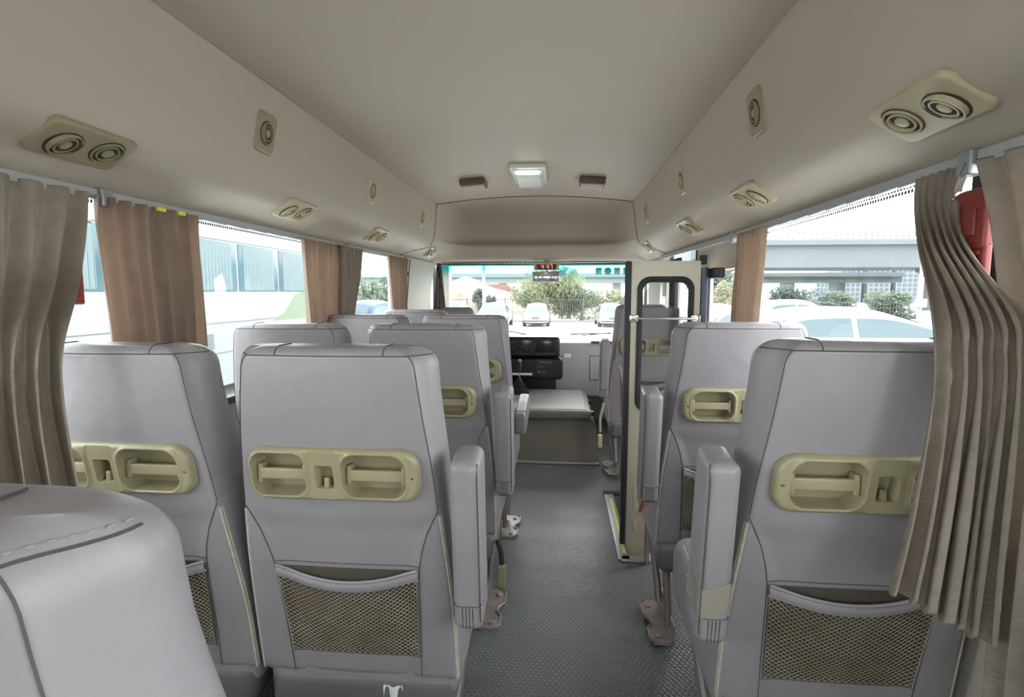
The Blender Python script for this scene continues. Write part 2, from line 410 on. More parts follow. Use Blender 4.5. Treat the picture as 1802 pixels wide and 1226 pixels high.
for side, bays in ((-1, BL), (1, BR)):
    for (a, c) in bays:
        wi += 1; x = CX+side*1.005
        o = MB().box(x-.002, x+.002, a, c, .80, 1.468).build('window_%d' % wi, 'glass', smooth=False); struct(o)
        r = .016; m = MB(); xx = CX+side*.992
        for (y0, y1, z0, z1) in ((a, c, .80, .825), (a, c, 1.456, 1.468), (a, a+.022, .80, 1.468), (c-.022, c, .80, 1.468)):
            m.box(xx-.012, xx+.012, y0, y1, z0, z1)
        m.build('window_frame', 'rubber', o, smooth=False)
        if c-a > .9:
            m = MB()
            for i in range(int((c-a)/.012)):
                for j in range(2):
                    yy = a+.03+i*.012+(j*.006); m.box(x-side*.003-.0005, x-side*.003+.0005, yy, yy+.0075, 1.428+j*.011, 1.436+j*.011)
            m.build('window_frit', 'frit', o, smooth=False)
# front wall under windscreen, rear wall with its window
struct(MB().box(-1.24, .85, 5.16, 5.2, -.04, .80).build('wall_front', 'wall', smooth=False))
b = MB(); b.box(-1.24, .85, YB-.04, YB, -.04, .95); b.box(-1.24, .85, YB-.04, YB, 1.45, 1.97); b.box(-1.24, -.8, YB-.04, YB, .95, 1.45); b.box(.42, .85, YB-.04, YB, .95, 1.45)
struct(b.build('wall_back', 'wall', smooth=False))
struct(MB().box(-.8, .42, YB-.022, YB-.018, .95, 1.45).build('window_11', 'glass', smooth=False))
# windscreen
b = MB()
def ws(u, v):
    s_ = 2*u-1; return (CX+s_*.86, 5.12-.30*v-.10*abs(s_)**3, .79+v*.665)
b.grid(ws, 20, 8); o = struct(b.build('window_12', 'windshield'))
m = MB(); m.tube([ws(u/20, 0) for u in range(21)], .012, 6); m.tube([ws(0, v/6) for v in range(7)], .022, 6); m.tube([ws(1, v/6) for v in range(7)], .022, 6); m.tube([ws(u/20, 1) for u in range(21)], .010, 6)
m.build('window_frame', 'rubber', o)
# A and B pillars
b = MB()
b.prism([(3.81, 1.45), (4.70, 1.45), (4.52, 1.2), (4.44, .98), (4.40, .80), (3.64, .80), (3.70, 1.1)], -1.13, -1.085, 'X')
o = struct(b.build('trim_6', 'wall', smooth=False))
m = MB(); m.tube([(-1.083, 3.90, 1.44), (-1.083, 3.86, 1.34), (-1.083, 3.79, 1.1), (-1.083, 3.76, .9)], .003, 5)
m.tube([(-1.088, 3.80, 1.44), (-1.088, 3.70, 1.1), (-1.088, 3.64, .82)], .011, 5)
for z, y in ((1.33, 3.835), (1.10, 3.775)): m.lathe([(.012, 0), (.012, .006), (.006, .008), (0, .008)], 12, Matrix.Translation((-1.086, y, z)) @ Matrix.Rotation(PI/2, 4, 'Y'))
m.build('pillar_edge', 'rubber', o)
b = MB()
for side in (-1, 1):
    x0 = CX+side*.83; x1 = CX+side*.95
    b.prism([(min(x0, x1), .80), (max(x0, x1), .80), (max(x0, x1), 1.47), (min(x0, x1), 1.47)], 5.0, 5.12, 'Y')
struct(b.build('trim_7', 'vinyl', smooth=False))
b = MB(); b.prism([(4.05, 1.45), (4.62, 1.45), (4.40, .80), (4.0, .80)], .73, .77, 'X'); struct(b.build('trim_8', 'wall', smooth=False))

# curtain rails
def rail(side, y0, y1, label):
    o = empty('curtain_rail', (0, y0, 1.43), label, 'curtain rail')
    m = MB(); n = 12
    pts = []
    for i in range(n+1):
        y = y0+(y1-y0)*i/n; p = cove_pt(side, 1, y); pts.append((p.x-side*.012, y-y0, p.z-1.43-.012))
    for a, c in zip(pts, pts[1:]):
        x = a[0]; x2 = c[0]
        m.add([(x-.009, a[1], a[2]-.009), (x+.009, a[1], a[2]-.009), (x+.009, a[1], a[2]+.012), (x-.009, a[1], a[2]+.012),
               (x2-.009, c[1], c[2]-.012), (x2+.009, c[1], c[2]-.012), (x2+.009, c[1], c[2]+.012), (x2-.009, c[1], c[2]+.012)],
              [(0, 1, 5, 4), (1, 2, 6, 5), (2, 3, 7, 6), (3, 0, 4, 7), (0, 3, 2, 1), (4, 5, 6, 7)])
    m.build('track', 'alu', o, smooth=False); return o
def bracket(o, side, y):
    p = cove_pt(side, 1, y); m = MB(); m.rbox((p.x-side*.016, y-o.location.y, p.z-1.43-.018), (.03, .035, .045), .004, 2); m.build('rail_bracket', 'sill', o)
r1 = rail(-1, -1.4, 1.26, 'pale metal curtain rail on the wall above the pale grey curtain'); 
r2 = rail(-1, 1.27, 2.79, 'pale metal curtain rail above the window showing the white coach'); bracket(r2, -1, 1.28)
r3 = rail(-1, 2.80, 3.82, 'pale metal curtain rail above the small window with the blue car'); bracket(r3, -1, 2.81)
r4 = rail(1, -1.4, 1.055, 'pale metal curtain rail over the red holder and rearmost right-side curtain')
r5 = rail(1, 1.065, 2.36, 'pale metal curtain rail above the big window with the viaduct view'); bracket(r5, 1, 1.075)
r6 = rail(1, 2.40, 3.9, 'curtain rail stretching over the open entrance doorway'); bracket(r6, 1, 2.41)

# ------------------------------------------------------------ seats
WT = [(.20, .228), (.33, .231), (.5, .229), (.62, .222), (.75, .211), (.84, .203), (.95, .190), (1.09, .175)]
WF = [(.20, .232), (.33, .236), (.5, .234), (.62, .228), (.75, .221), (.9, .214), (1.09, .206)]
YR = [(.20, .15), (.33, .122), (.5, .095), (.7, .056), (.84, .030), (.97, .008), (1.09, 0)]
TH = [(.33, .14), (.6, .145), (.85, .125), (1.0, .105), (1.09, .10)]
ZT = 1.095
def halfw(z, tab=WT):
    w = catmull(tab, z); R = .045
    if z > ZT-R: t = (z-(ZT-R))/R; w -= R*(1-math.sqrt(max(0, 1-t*t)))
    return w
def ry(x, z, dent=False):
    y = catmull(YR, z); R = .022
    if z > ZT-R: t = (z-(ZT-R))/R; y += R*(1-math.sqrt(max(0, 1-t*t)))
    w = halfw(z)
    y -= .010*(1-min(1, (x/w))**2) if z > 0.3 else 0
    if z < .757:
        xs = lerp([(.33, .150), (.60, .158), (.64, .163), (.70, .185), (.757, .23)], z)
        y += .007*sm((xs-abs(x))/.03)*sm((.757-z)/.05)
    y += .004*math.exp(-((z-.755)/.018)**2)*math.exp(-((x+.03)/.12)**2)   # crease under the panel
    if dent:
        qx = abs(x)-(.171-.040); qz = abs(z-.8355)-(.0515-.040); q = math.hypot(max(qx, 0), max(qz, 0))+min(max(qx, qz), 0)-.040
        if q < 0: y += .062*min(1, -q/.0015)
    return y
def backrest_mb(only=None):
    rings = []; zs = [.325, .328, .335] + [.345+i*.0095 for i in range(int((ZT-.06-.345)/.0095))]
    zs += [.776+.0045*i for i in range(27)]
    zs += [ZT-.055+.055*math.sin(k/14*PI/2) for k in range(0, 14)] + [ZT-.0006]
    zs = sorted(set(round(z, 5) for z in zs))
    if only: zs = [only]
    for z in zs:
        w = halfw(z); wf = halfw(z, WF); th = lerp(TH, z); r1, r2 = .013, .035
        ins = .006 if z < .33 else 0
        y0 = catmull(YR, z)
        if z > ZT-.022: t = (z-(ZT-.022))/.022; rr = .022*(1-math.sqrt(max(0, 1-t*t)))
        else: rr = 0
        if z > ZT-.035: t2 = (z-(ZT-.035))/.035; rf = .035*(1-math.sqrt(max(0, 1-t2*t2)))
        else: rf = 0
        yf = y0+th-rf; w -= ins; wf -= ins
        ring = []; nr = 96
        for i in range(nr+1):
            x = -(w-r1)+2*(w-r1)*i/nr; ring.append((x, ry(x, z, True)+ins, z))
        ye = ry(w-r1, z)+ins
        for i in range(1, 6):
            a = i/6*PI/2; ring.append((w-r1+r1*math.sin(a), ye+r1*(1-math.cos(a)), z))
        for i in range(1, 7): ring.append((w+(wf-w)*math.sin(i/7*PI/2), ye+r1+(yf-r2-ye-r1)*i/7, z))
        for i in range(0, 6):
            a = i/6*PI/2; ring.append((wf-r2+r2*math.cos(a), yf-r2+r2*math.sin(a), z))
        for i in range(0, 11):
            x = (wf-r2)-2*(wf-r2)*i/10; ring.append((x, yf+.006*(1-(x/wf)**2), z))
        for i in range(1, 6):
            a = i/6*PI/2; ring.append((-(wf-r2)-r2*math.sin(a), yf-r2+r2*math.cos(a), z))
        for i in range(1, 7): ring.append((-(w+(wf-w)*math.cos(i/7*PI/2)), yf-r2-(yf-r2-ye-r1)*i/7, z))
        for i in range(1, 6):
            a = i/6*PI/2; ring.append((-(w-r1)-r1*math.cos(a), ye+r1*(1-math.sin(a)), z))
        if only: return ring
        rings.append(ring)
    return MB().loft(rings)
def resamp(pts, step):
    P = [Vector(p) for p in pts]; out = [P[0]]; 
    for a, c in zip(P, P[1:]):
        n = max(1, int((c-a).length/step))
        for i in range(1, n+1): out.append(a+(c-a)*i/n)
    return out
def side_x(z): return halfw(z)-.010
def seam_paths():
    P = []
    # top rear edge seam
    zt = ZT-.017
    rg = backrest_mb(zt); k = 97+5+6+1
    full = [Vector(p) for p in rg[:k]]+[]
    left = [Vector((-p.x, p.y, p.z)) for p in full[97:][::-1]]
    P.append([tuple(Vector((p.x*1.003, p.y-(.0006 if abs(p.x) < halfw(zt)-.004 else 0), p.z))) for p in left+full])
    for s_ in (-1, 1):
        q = []
        for i in range(40):
            z = zt-(zt-.76)*i/39; w = halfw(z); q.append((s_*(w-.0035), ry(w-.013, z)+.0033, z))
        P.append(q)
        q = []
        for z, x in ((.757, .207), (.74, .198), (.70, .180), (.66, .168), (.62, .160), (.56, .156), (.50, .154), (.42, .151), (.335, .148)):
            q.append((s_*x, ry(x, z)-.0006, z))
        P.append(q)
    # short seams across the top
    for x in (-.10, .115):
        q = []
        for k in range(10):
            t = k/9
            if t < .4: z = zt+(ZT-.002-zt)*(t/.4); q.append((x, ry(x, z)-.0005, z))
            else: q.append((x, ry(x, ZT-.001)+.055*(t-.4)/.6, ZT+.0006))
        P.append(q)
    P.append([(x, ry(x, .622)-.0006, .622) for x in [-.158+.316*i/12 for i in range(13)]])
    P.append([(x, ry(x, .388)-.0006, .388) for x in [-.150+.300*i/12 for i in range(13)]])
    # side face seam
    return P
def dashes(m, path, off, L=.0045, gap=.0028, r=.0006, oz=0, ox=0):
    pts = resamp(path, .0016); acc = 0; on = True; cur = []
    for a, c in zip(pts, pts[1:]):
        cur.append(a); acc += (c-a).length
        if acc > (L if on else gap):
            if on and len(cur) > 1:
                m.tube([(p.x+ox, p.y-off, p.z+oz) for p in (cur[0], cur[-1])], r, 3)
            cur = []; acc = 0; on = not on
def plate_mb():
    x0, x1, z0, z1 = -.178, .178, .777, .894; hw = (x1-x0)/2; hh = (z1-z0)/2; cx = (x0+x1)/2; cz = (z0+z1)/2; r = .042
    def sd(x, z, ax0, ax1, az0, az1, rr):
        mx = (ax0+ax1)/2; mz = (az0+az1)/2; qx = abs(x-mx)-((ax1-ax0)/2-rr); qz = abs(z-mz)-((az1-az0)/2-rr)
        return math.hypot(max(qx, 0), max(qz, 0))+min(max(qx, qz), 0)-rr
    nu, nv = 150, 56
    def fn(u, v):
        dz = (2*v-1)*hh; e = max(0, abs(dz)-(hh-r)); w = hw-r+math.sqrt(max(0, r*r-e*e)); x = cx+(2*u-1)*w; z = cz+dz
        d = -sd(x, z, x0, x1, z0, z1, r); p = min(1, max(0, d)/.011); h = .017*math.sqrt(max(0, 1-(1-p)**2))-.003
        y = catmull(YR, z)-.010-h+.003
        for (a, bb, c, e2, rr, dep) in ((-.166, -.055, .789, .881, .026, .044), (.021, .150, .789, .881, .030, .044)):
            q = sd(x, z, a, bb, c, e2, rr); y += dep*sm((-q)/.006); y -= .0025*math.exp(-((q-.003)/.003)**2)
        q = sd(x, z, -.034, .001, .806, .856, .005); y += .024*sm((-q)/.003)
        q = sd(x, z, -.048, .015, .783, .888, .010); y += .0015*sm((-q)/.002)
        q = math.hypot(x-.163, z-.832)-.004; y += .006*sm((-q)/.002)
        return (x, y, z)
    return MB().grid(fn, nu, nv)
def make_seat(mirror, with_arm=True):
    t = empty('bus_seat', (0, 0, 0))
    def fin(m, name, mt, parent, **k):
        if mirror: m.mirror()
        return m.build(name, mt, parent, **k)
    back = fin(backrest_mb(), 'backrest', 'leather', t)
    m = MB(); SP = seam_paths()
    for p in SP: m.tube(p, .0011, 4)
    fin(m, 'seam', 'thread', back)
    m = MB(); dashes(m, [(x, y+.0035, z) for x, y, z in SP[0]], .0006, oz=.0055); dashes(m, SP[0], .0006, oz=-.007)
    fin(m, 'stitching', 'thread_l', back, fixn=False)
    # beige zip piping down the rear corners
    for s_ in (-1, 1):
        m = MB()
        for dx, r in ((0, .0030), (.007, .0022)):
            m.tube([(s_*(halfw(z)-.0035+dx*.35), ry(halfw(z)-.013, z)+.0035+dx*.9, z) for z in [.745-.0138*i for i in range(31)]], r, 5)
        fin(m, 'piping', 'piping', back)
    # pull-handle panel
    pl = fin(plate_mb(), 'handle_panel', 'olive', t)
    def yb(z): return catmull(YR, z)-.008
    for (a, c) in ((-.166, -.055), (.021, .150)):
        m = MB(); z = .833; m.rbox(((a+c)/2, yb(z)+.004, z), (c-a-.016, .012, .023), .003, 2)
        for x in (a+.009, c-.007): m.rbox((x, yb(z)+.010, z), (.011, .024, .040), .004, 2)
        fin(m, 'grip_bar', 'olive', pl)
    m = MB(); m.rbox((-.0165, yb(.815)+.000, .816), (.013, .008, .022), .0038, 2); m.rbox((-.0165, yb(.815)+.008, .809), (.013, .020, .008), .003, 2)
    fin(m, 'bag_hook', 'olive', pl)
    m = MB(); m.rbox((-.0165, yb(.83)+.021, .831), (.031, .002, .046), .0008, 1); fin(m, 'hook_hole_shade', 'hole', pl)  # dark sheet at the back of the hook hole, stands for its shade
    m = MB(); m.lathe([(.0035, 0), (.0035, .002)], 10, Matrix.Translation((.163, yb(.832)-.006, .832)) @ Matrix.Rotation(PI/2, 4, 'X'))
    fin(m, 'screw_hole_shade', 'hole', pl)  # dark disc standing for the shade in the screw hole
    # net pocket
    def hwp(z): return .144+.010*(z-.40)/.2
    def zl(x): return .613-.030*(1-(x/.156)**2)
    def yn(x, z, off): 
        b_ = (1-(x/.16)**2)*sm((z-.39)/.06); return ry(x, z)-off-.008*b_
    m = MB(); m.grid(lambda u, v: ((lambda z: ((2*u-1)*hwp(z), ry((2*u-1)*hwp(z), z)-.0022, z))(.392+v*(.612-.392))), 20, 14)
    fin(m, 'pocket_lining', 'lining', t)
    m = MB(); NS, MW = 44, 19
    for i in range(NS+1):
        for sgn in (1,):
            pts = []
            for k in range(MW*4+1):
                v = k/(MW*4); ph = (k % 4); off = (0, .5, 0, -.5)[ph]*(1 if i % 2 else -1)
                u = (i+off)/NS; u = max(0, min(1, u)); xx0 = (2*u-1)*.15; ztop = zl(xx0)-.018
                z = .394+v*(ztop-.394); x = (2*u-1)*hwp(z); pts.append((x, yn(x, z, .0055), z))
            m.tube(pts, .00095, 3, caps=False)
    fin(m, 'pocket_net', 'net', t, fixn=False)
    m = MB(); m.grid(lambda u, v: ((lambda x: (x, yn(x, .59, .007)-.004*math.sin(v*PI), zl(x)-.022+v*.024))((2*u-1)*.156)), 24, 6)
    m.grid(lambda u, v: ((lambda x: (x, yn(x, .59, .003), zl(x)-.022+v*.024))((2*u-1)*.156)), 24, 6, flip=True)
    m.tube([(x, yn(x, .6, .0075), zl(x)+.002) for x in [(-.156+.312*i/24) for i in range(25)]], .0035, 6)
    fl = fin(m, 'pocket_flap', 'leather', t, fixn=False)
    m = MB(); m.tube([(x, yn(x, .58, .008), zl(x)-.020) for x in [(-.156+.312*i/24) for i in range(25)]], .0022, 5)
    fin(m, 'flap_piping', 'thread_l', fl)
    # cushion
    m = MB(); m.rbox((0, .37, .352), (.452, .50, .185), .045, 5)
    def cush(p):
        x, y, z = p; f = sm((y-.35)/.27); return (x, y, z+.018*f*(1 if z > .35 else .5)+.008*math.cos(x/.225*PI/2)*(1 if z > .36 else 0))
    m.v = [cush(p) for p in m.v]
    cu = fin(m, 'seat_cushion', 'leather', t)
    for s_ in (-1, 1):
        m = MB(); m.tube([(s_*.208, y, .447+.018*sm((y-.35)/.27)) for y in [.14+.04*i for i in range(11)]], .0022, 5)
        fin(m, 'cushion_piping', 'thread_l', cu)
    m = MB(); m.rbox((0, .20, .275), (.43, .17, .11), .03, 3); fin(m, 'seat_base', 'leather_dark', t)
    # armrest, own origin at its pivot
    if with_arm:
        s_ = -1 if mirror else 1
        m = MB(); m.rbox((0, 0, .165), (.060, .105, .375), .019, 5)
        ar = m.build('armrest', 'leather', t); ar.location = (s_*.268, .085, .530); ar.rotation_euler = (math.radians(7), 0, 0)
        m = MB()
        loop = [(.0225, -.0492, z) for z in [0+.013*i for i in range(26)]]
        m.tube([(-s_*-.0262, -.0482, z) for z in [.0+.02*i for i in range(17)]]+[(s_*.0262, -.040, .348)], .0012, 4)
        for k in range(4): m.tube([(-.010+.007*k, -.0520, -.012), (-.010+.007*k, -.0528, .035)], .0011, 4)
        m.tube([(-.0303, -.03, .038), (-.027, -.047, .038), (-.02, -.0524, .038), (.02, -.0524, .038), (.027, -.047, .038), (.0303, -.03, .038)], .0012, 4)
        m.build('armrest_seam', 'thread', ar)
        m = MB(); m.lathe([(.014, -.01), (.014, .01)], 16, Matrix.Translation((-s_*.030, .01, .01)) @ Matrix.Rotation(PI/2, 4, 'Y')); m.build('pivot', 'steel', ar)
    # legs and floor brackets
    for s_ in (-1, 1):
        x = s_*.205
        m = MB()
        out = [(0, 0), (.055, 0), (.07, .02), (.07, .075), (.05, .105), (.055, .135), (.075, .16), (.075, .235), (.06, .25), (0, .25)]
        P = [(x+(s_*(a)-.03*s_), .06+c) for a, c in out]
        m.prism(P, 0, .010, 'Z'); 
        m.tube([(p[0], p[1], .012) for p in P[1:-1]], .0045, 6)
        m.rbox((x-s_*.035, .185, .035), (.008, .25, .07), .003, 2)
        m.lathe([(.010, .010), (.010, .016), (0, .018)], 10, Matrix.Translation((x+s_*.012, .09, 0))); m.lathe([(.010, .010), (.010, .016), (0, .018)], 10, Matrix.Translation((x+s_*.018, .27, 0)))
        m.build('floor_bracket', 'bracket', t)
        m = MB(); m.tube([(x-s_*.02, .16, .27), (x-s_*.028, .12, .03)], .014, 8); m.tube([(x-s_*.005, .42, .28), (x-s_*.02, .30, .10), (x-s_*.024, .27, .03)], .014, 8)
        m.build('leg', 'steel', t)
    return t
protoL = make_seat(False); protoR = make_seat(True)
G = 'grey leather passenger seats'
seats = {}
def put(proto, x, y, z, label, first=False, skip=()):
    o = proto if first else copy_tree(proto, None, skip)
    o.location = (x, y, z); tag(o, label, 'bus seat', G); return o
cps = []
cps.append(('L0', put(protoL, -.452, .238, -.020, 'grey leather seat cut off by the lower left corner, closest to the camera')))
cps.append(('L1w', put(protoL, -.924, 1.0, 0, 'grey seat half hidden by the pale curtain, beside the seat with full pocket', skip=('armrest',))))
cps.append(('L2', put(protoL, -.449, 1.735, 0, 'second aisle seat on the left with raised armrest and dangling beige buckle')))
cps.append(('L2w', put(protoL, -.924, 1.735, 0, 'seat by the window with the white coach, second row on left', skip=('armrest',))))
cps.append(('L3', put(protoL, -.444, 2.465, 0, 'aisle seat on the left with its armrest folded forward')))
cps.append(('L3w', put(protoL, -.915, 2.465, .0, 'window seat whose top shows below the brown gathered curtain pair, third row left', skip=('armrest',))))
cps.append(('L4', put(protoL, -.880, 3.19, 0, 'window seat directly behind the driver seat', skip=('armrest',))))
put(protoL, -.449, 1.0, 0, 'grey leather aisle seat with its whole handle panel and net pocket showing', first=True)
r2s = put(protoR, .566, 1.69, .012, 'grey leather seat just behind the folded entrance door')
r3s = put(protoR, .555, 3.36, .030, 'front passenger seat seen past and through the entrance door glass')
r1s = put(protoR, .566, .965, .022, 'grey leather seat on the right partly covered by the hanging curtain', first=True)
def kid(o, name):
    return next(q for q in bpy.data.objects if q.parent == o and q.name.split('.')[0] == name)
D = dict(cps)
ar = kid(D['L3'], 'armrest'); ar.rotation_euler = (math.radians(-84), 0, 0); ar.location = (.258, .14, .555)
# clear tape round the armrest of the near right seat
m = MB(); rr = []
for k in range(9):
    z = .045+.008*k; w, d = .0308, .0533
    rr.append([(x*w, y*d, z+.010*x) for x, y in [(math.copysign(abs(math.cos(a))**.35, math.cos(a)), math.copysign(abs(math.sin(a))**.35, math.sin(a))) for a in [2*PI*i/40 for i in range(40)]]])
m.loft(rr, caps=False); tp = m.build('tape_wrap', 'tape', kid(r1s, 'armrest')); tp['label'] = 'shiny clear tape'
m = MB(); m.rbox((-.215, .34, .475), (.012, .045, .03), .004, 2); m.rbox((-.235, .335, .455), (.02, .02, .055), .005, 2); q = m.build('belt_buckle', 'chrome', r1s)
# hanging belt buckles
m = MB(); m.tube([(.232, .145, .30), (.246, .13, .26), (.250, .13, .215)], .010, 6); o = m.build('belt_strap', 'rubber', D['L2'])
m = MB(); m.rbox((.250, .135, .165), (.028, .03, .085), .006, 3); o = m.build('belt_buckle', 'olive', D['L2'])
m = MB(); m.tube([(-.262, .10, .46), (-.285, .09, .36), (-.282, .10, .27)], .009, 6); m.build('belt_strap', 'thread_l', r3s)
m = MB(); m.rbox((-.282, .10, .21), (.028, .03, .085), .006, 3); m.build('belt_buckle', 'cream', r3s)
m = MB(); m.tube([(-.262, .19, .46), (-.268, .23, .40), (-.235, .27, .43)], .006, 6); m.build('belt_strap', 'orange', r2s)
# worn paper tag under the near left aisle seat
m = MB(); m.grid(lambda u, v: (.058+.045*u, .112+.004*math.sin(u*9)+.01*v, .31-.10*v), 8, 6); m.grid(lambda u, v: (.058+.045*u, .114+.004*math.sin(u*9)+.01*v, .31-.10*v), 8, 6, flip=True)
m.build('paper_tag', 'paper', protoL)

# driver seat
d = empty('driver_seat', (-.765, 4.02, 0), 'grey driver seat with its rounded headrest showing before the windscreen', 'driver seat')
MB().rbox((0, 0, .68), (.46, .13, .56), .05, 5).build('backrest', 'leather_drv', d)
MB().rbox((0, .02, 1.005), (.26, .10, .165), .048, 6).build('headrest', 'leather_drv', d)
MB().rbox((0, .27, .38), (.48, .48, .15), .05, 4).build('seat_cushion', 'leather_drv', d)
m = MB(); m.box(-.2, .2, .08, .44, 0, .06); m.box(-.15, .15, .12, .40, .06, .32); m.build('seat_pedestal', 'steel', d, smooth=False)

# ------------------------------------------------------------ vents
def ring(m, r0, r1, z0, z1, n=28, M=None):
    m.lathe([(r0, z0), (r0, z1), (r1, z1), (r1, z0)], n, M)
def vent_head(parent, cx, cy, M, tilt=0):
    T = M @ Matrix.Translation((cx, cy, 0))
    m = MB(); m.lathe([(.0375, .0005), (.0375, .0098), (0, .0098)], 28, T); hd = m.build('louvre_shade', 'hole', parent)  # dark disc set slightly proud, stands for the shade of a recessed louvre
    T2 = T @ Matrix.Rotation(tilt, 4, 'Y')
    m = MB()
    for r in (.0345, .0250): 
        m.lathe([(r, .006), (r-.0006, .0145), (r-.0032, .0145), (r-.0038, .006)], 28, T2)
    m.lathe([(.0125, .004), (.0125, .013), (.010, .0145), (0, .0145)], 20, T2)
    m.rbox((0, 0, 0), (.05, .003, .004), .001, 1, None) if False else None
    for a in (0,): 
        q = MB(); q.rbox((0, 0, .008), (.058, .004, .004), .0015, 1); q.xf(T2); m.add(q.v, q.f)
    m.build('louvre_ring', 'cream' if False else parent['_m'], hd)
def make_vent(side, y, z, double, label, grp, m_='cream', sc=1.0):
    k = cove_k_for_z(z); p = cove_pt(side, k, y); q = cove_pt(side, min(1, k+.01), y); t = (q-p).normalized()  # down the slope
    ax = Vector((0, 1, 0)); nrm = ax.cross(t)
    if nrm.x*side > 0: nrm = -nrm
    M = Matrix((( ax.x, t.x, nrm.x, 0), (ax.y, t.y, nrm.y, 0), (ax.z, t.z, nrm.z, 0), (0, 0, 0, 1)))
    e = empty('air_vent', p - nrm*(.002 if not double else .002), label, 'air vent', grp)
    e['_m'] = m_
    L, H = (.215*sc, .108*sc) if double else (.112, .128)
    m = MB(); m.rbox((0, 0, .001), (L, H, .016), .0075, 3)
    # round the corners in plan
    def rc(p_):
        x, y_, z_ = p_; ex = max(0, abs(x)-(L/2-.022)); ey = max(0, abs(y_)-(H/2-.022))
        h = math.hypot(ex, ey)
        if h > .022: ex2, ey2 = ex/h*.022, ey/h*.022; x = math.copysign(L/2-.022+ex2, x); y_ = math.copysign(H/2-.022+ey2, y_)
        return (x, y_, z_)
    m = MB(); n = 48; rings = []
    for (ins, zz) in ((0, -.004), (0, .002), (.0015, .0055), (.004, .0078), (.008, .0085), (.02, .0085)):
        rg = []; l2, h2, r = L/2-ins, H/2-ins, max(.004, .022-ins)
        for i in range(n):
            a = 2*PI*(i+.5)/n; c, s_ = math.cos(a), math.sin(a)
            sx, sy = (1 if c > 0 else -1), (1 if s_ > 0 else -1)
            rg.append((sx*(l2-r)+r*c, sy*(h2-r)+r*s_, zz))
        rings.append(rg)
    m.loft(rings); m.xf(M)
    pl = m.build('vent_plate', m_, e); 
    if '_m' not in pl: pl['_m'] = m_
    if double:
        vent_head(pl, -.047*sc, 0.006, M, .16); vent_head(pl, .050*sc, -.006, M, -.05)
    else: vent_head(pl, 0, 0, M, .1)
    del e['_m']; del pl['_m']
    return e
GS, GD = 'single round air vents on the sloping panels', 'double air vents above the windows'
for side, ys, words in ((-1, (1.72, 2.72, 3.72), ('nearest the camera', 'in the middle of three', 'farthest, next to the ceiling corner')), (1, (1.65, 2.59, 3.60), ('nearest the camera', 'in the middle of three', 'farthest, next to the ceiling corner'))):
    for y, w_ in zip(ys, words):
        make_vent(side, y, 1.708, False, 'single round air vent on the %s sloping panel, %s' % ('left' if side < 0 else 'right', w_), GS, 'olive' if (y < 2) else 'cream')
dd = [(-1, 1.115, 'olive beige double air vent above the pale grey curtain', 'olive', 1), (-1, 2.05, 'double air vent above the window with the white coach', 'cream', 1),
      (-1, 2.99, 'double air vent above the brown curtain pair at the blue car window', 'cream', 1), (-1, 4.22, 'small double air vent on the corner panel before the driver window', 'cream', .9),
      (1, 1.03, 'big cream double air vent beside the top right corner', 'cream', 1), (1, 1.885, 'double air vent above the window with the viaduct', 'cream', 1),
      (1, 2.74, 'double air vent above the entrance doorway', 'cream', 1), (1, 3.88, 'small double air vent on the corner panel over the door glass', 'cream', .9)]
for side, y, lab, mm, sc in dd: make_vent(side, y, 1.513, True, lab, GD, mm, sc)

# ------------------------------------------------------------ ceiling lamp and speakers
def cz(x): return 1.85+.05*(1-((x-CX)/.722)**2)
e = empty('ceiling_lamp', (-.18, 3.24, cz(-.18)), 'square translucent ceiling lamp with a bright bar, between two speaker grilles', 'ceiling lamp')
MB().rbox((0, 0, -.012), (.205, .44, .03), .012, 3).build('lamp_base', 'lampbody', e)
m = MB()
m.loft([[(-.085, -.20, -.02), (.085, -.20, -.02), (.085, .20, -.02), (-.085, .20, -.02)], [(-.085, -.19, -.035), (.085, -.19, -.035), (.085, .20, -.030), (-.085, .20, -.030)], [(-.066, -.13, -.06), (.066, -.13, -.06), (.07, .19, -.055), (-.07, .19, -.055)]])
m.build('diffuser', 'lens', e, smooth=False)
MB().rbox((0, -.175, -.045), (.125, .022, .012), .004, 2).build('lamp_tube', 'lit', e)
for x, lab in ((-.535, 'brown slatted ceiling speaker left of the square lamp'), (.195, 'brown slatted ceiling speaker to the right of the square lamp')):
    e = empty('ceiling_speaker', (x, 3.40, cz(x)-.002), lab, 'speaker', 'slatted ceiling speakers')
    m = MB(); m.rbox((0, 0, -.018), (.155, .16, .045), .012, 3); sl = (1-((x-CX)/.722))*0
    bd = m.build('speaker_housing', 'grille', e)
    m = MB()
    for i in range(17): m.rbox((-.062+.0078*i, .0, -.043), (.0036, .12, .006), .001, 1)
    m.build('speaker_slats', 'grille_l', e)
    e.rotation_euler = (0, math.atan(.1*(x-CX)/.722/.722), 0)

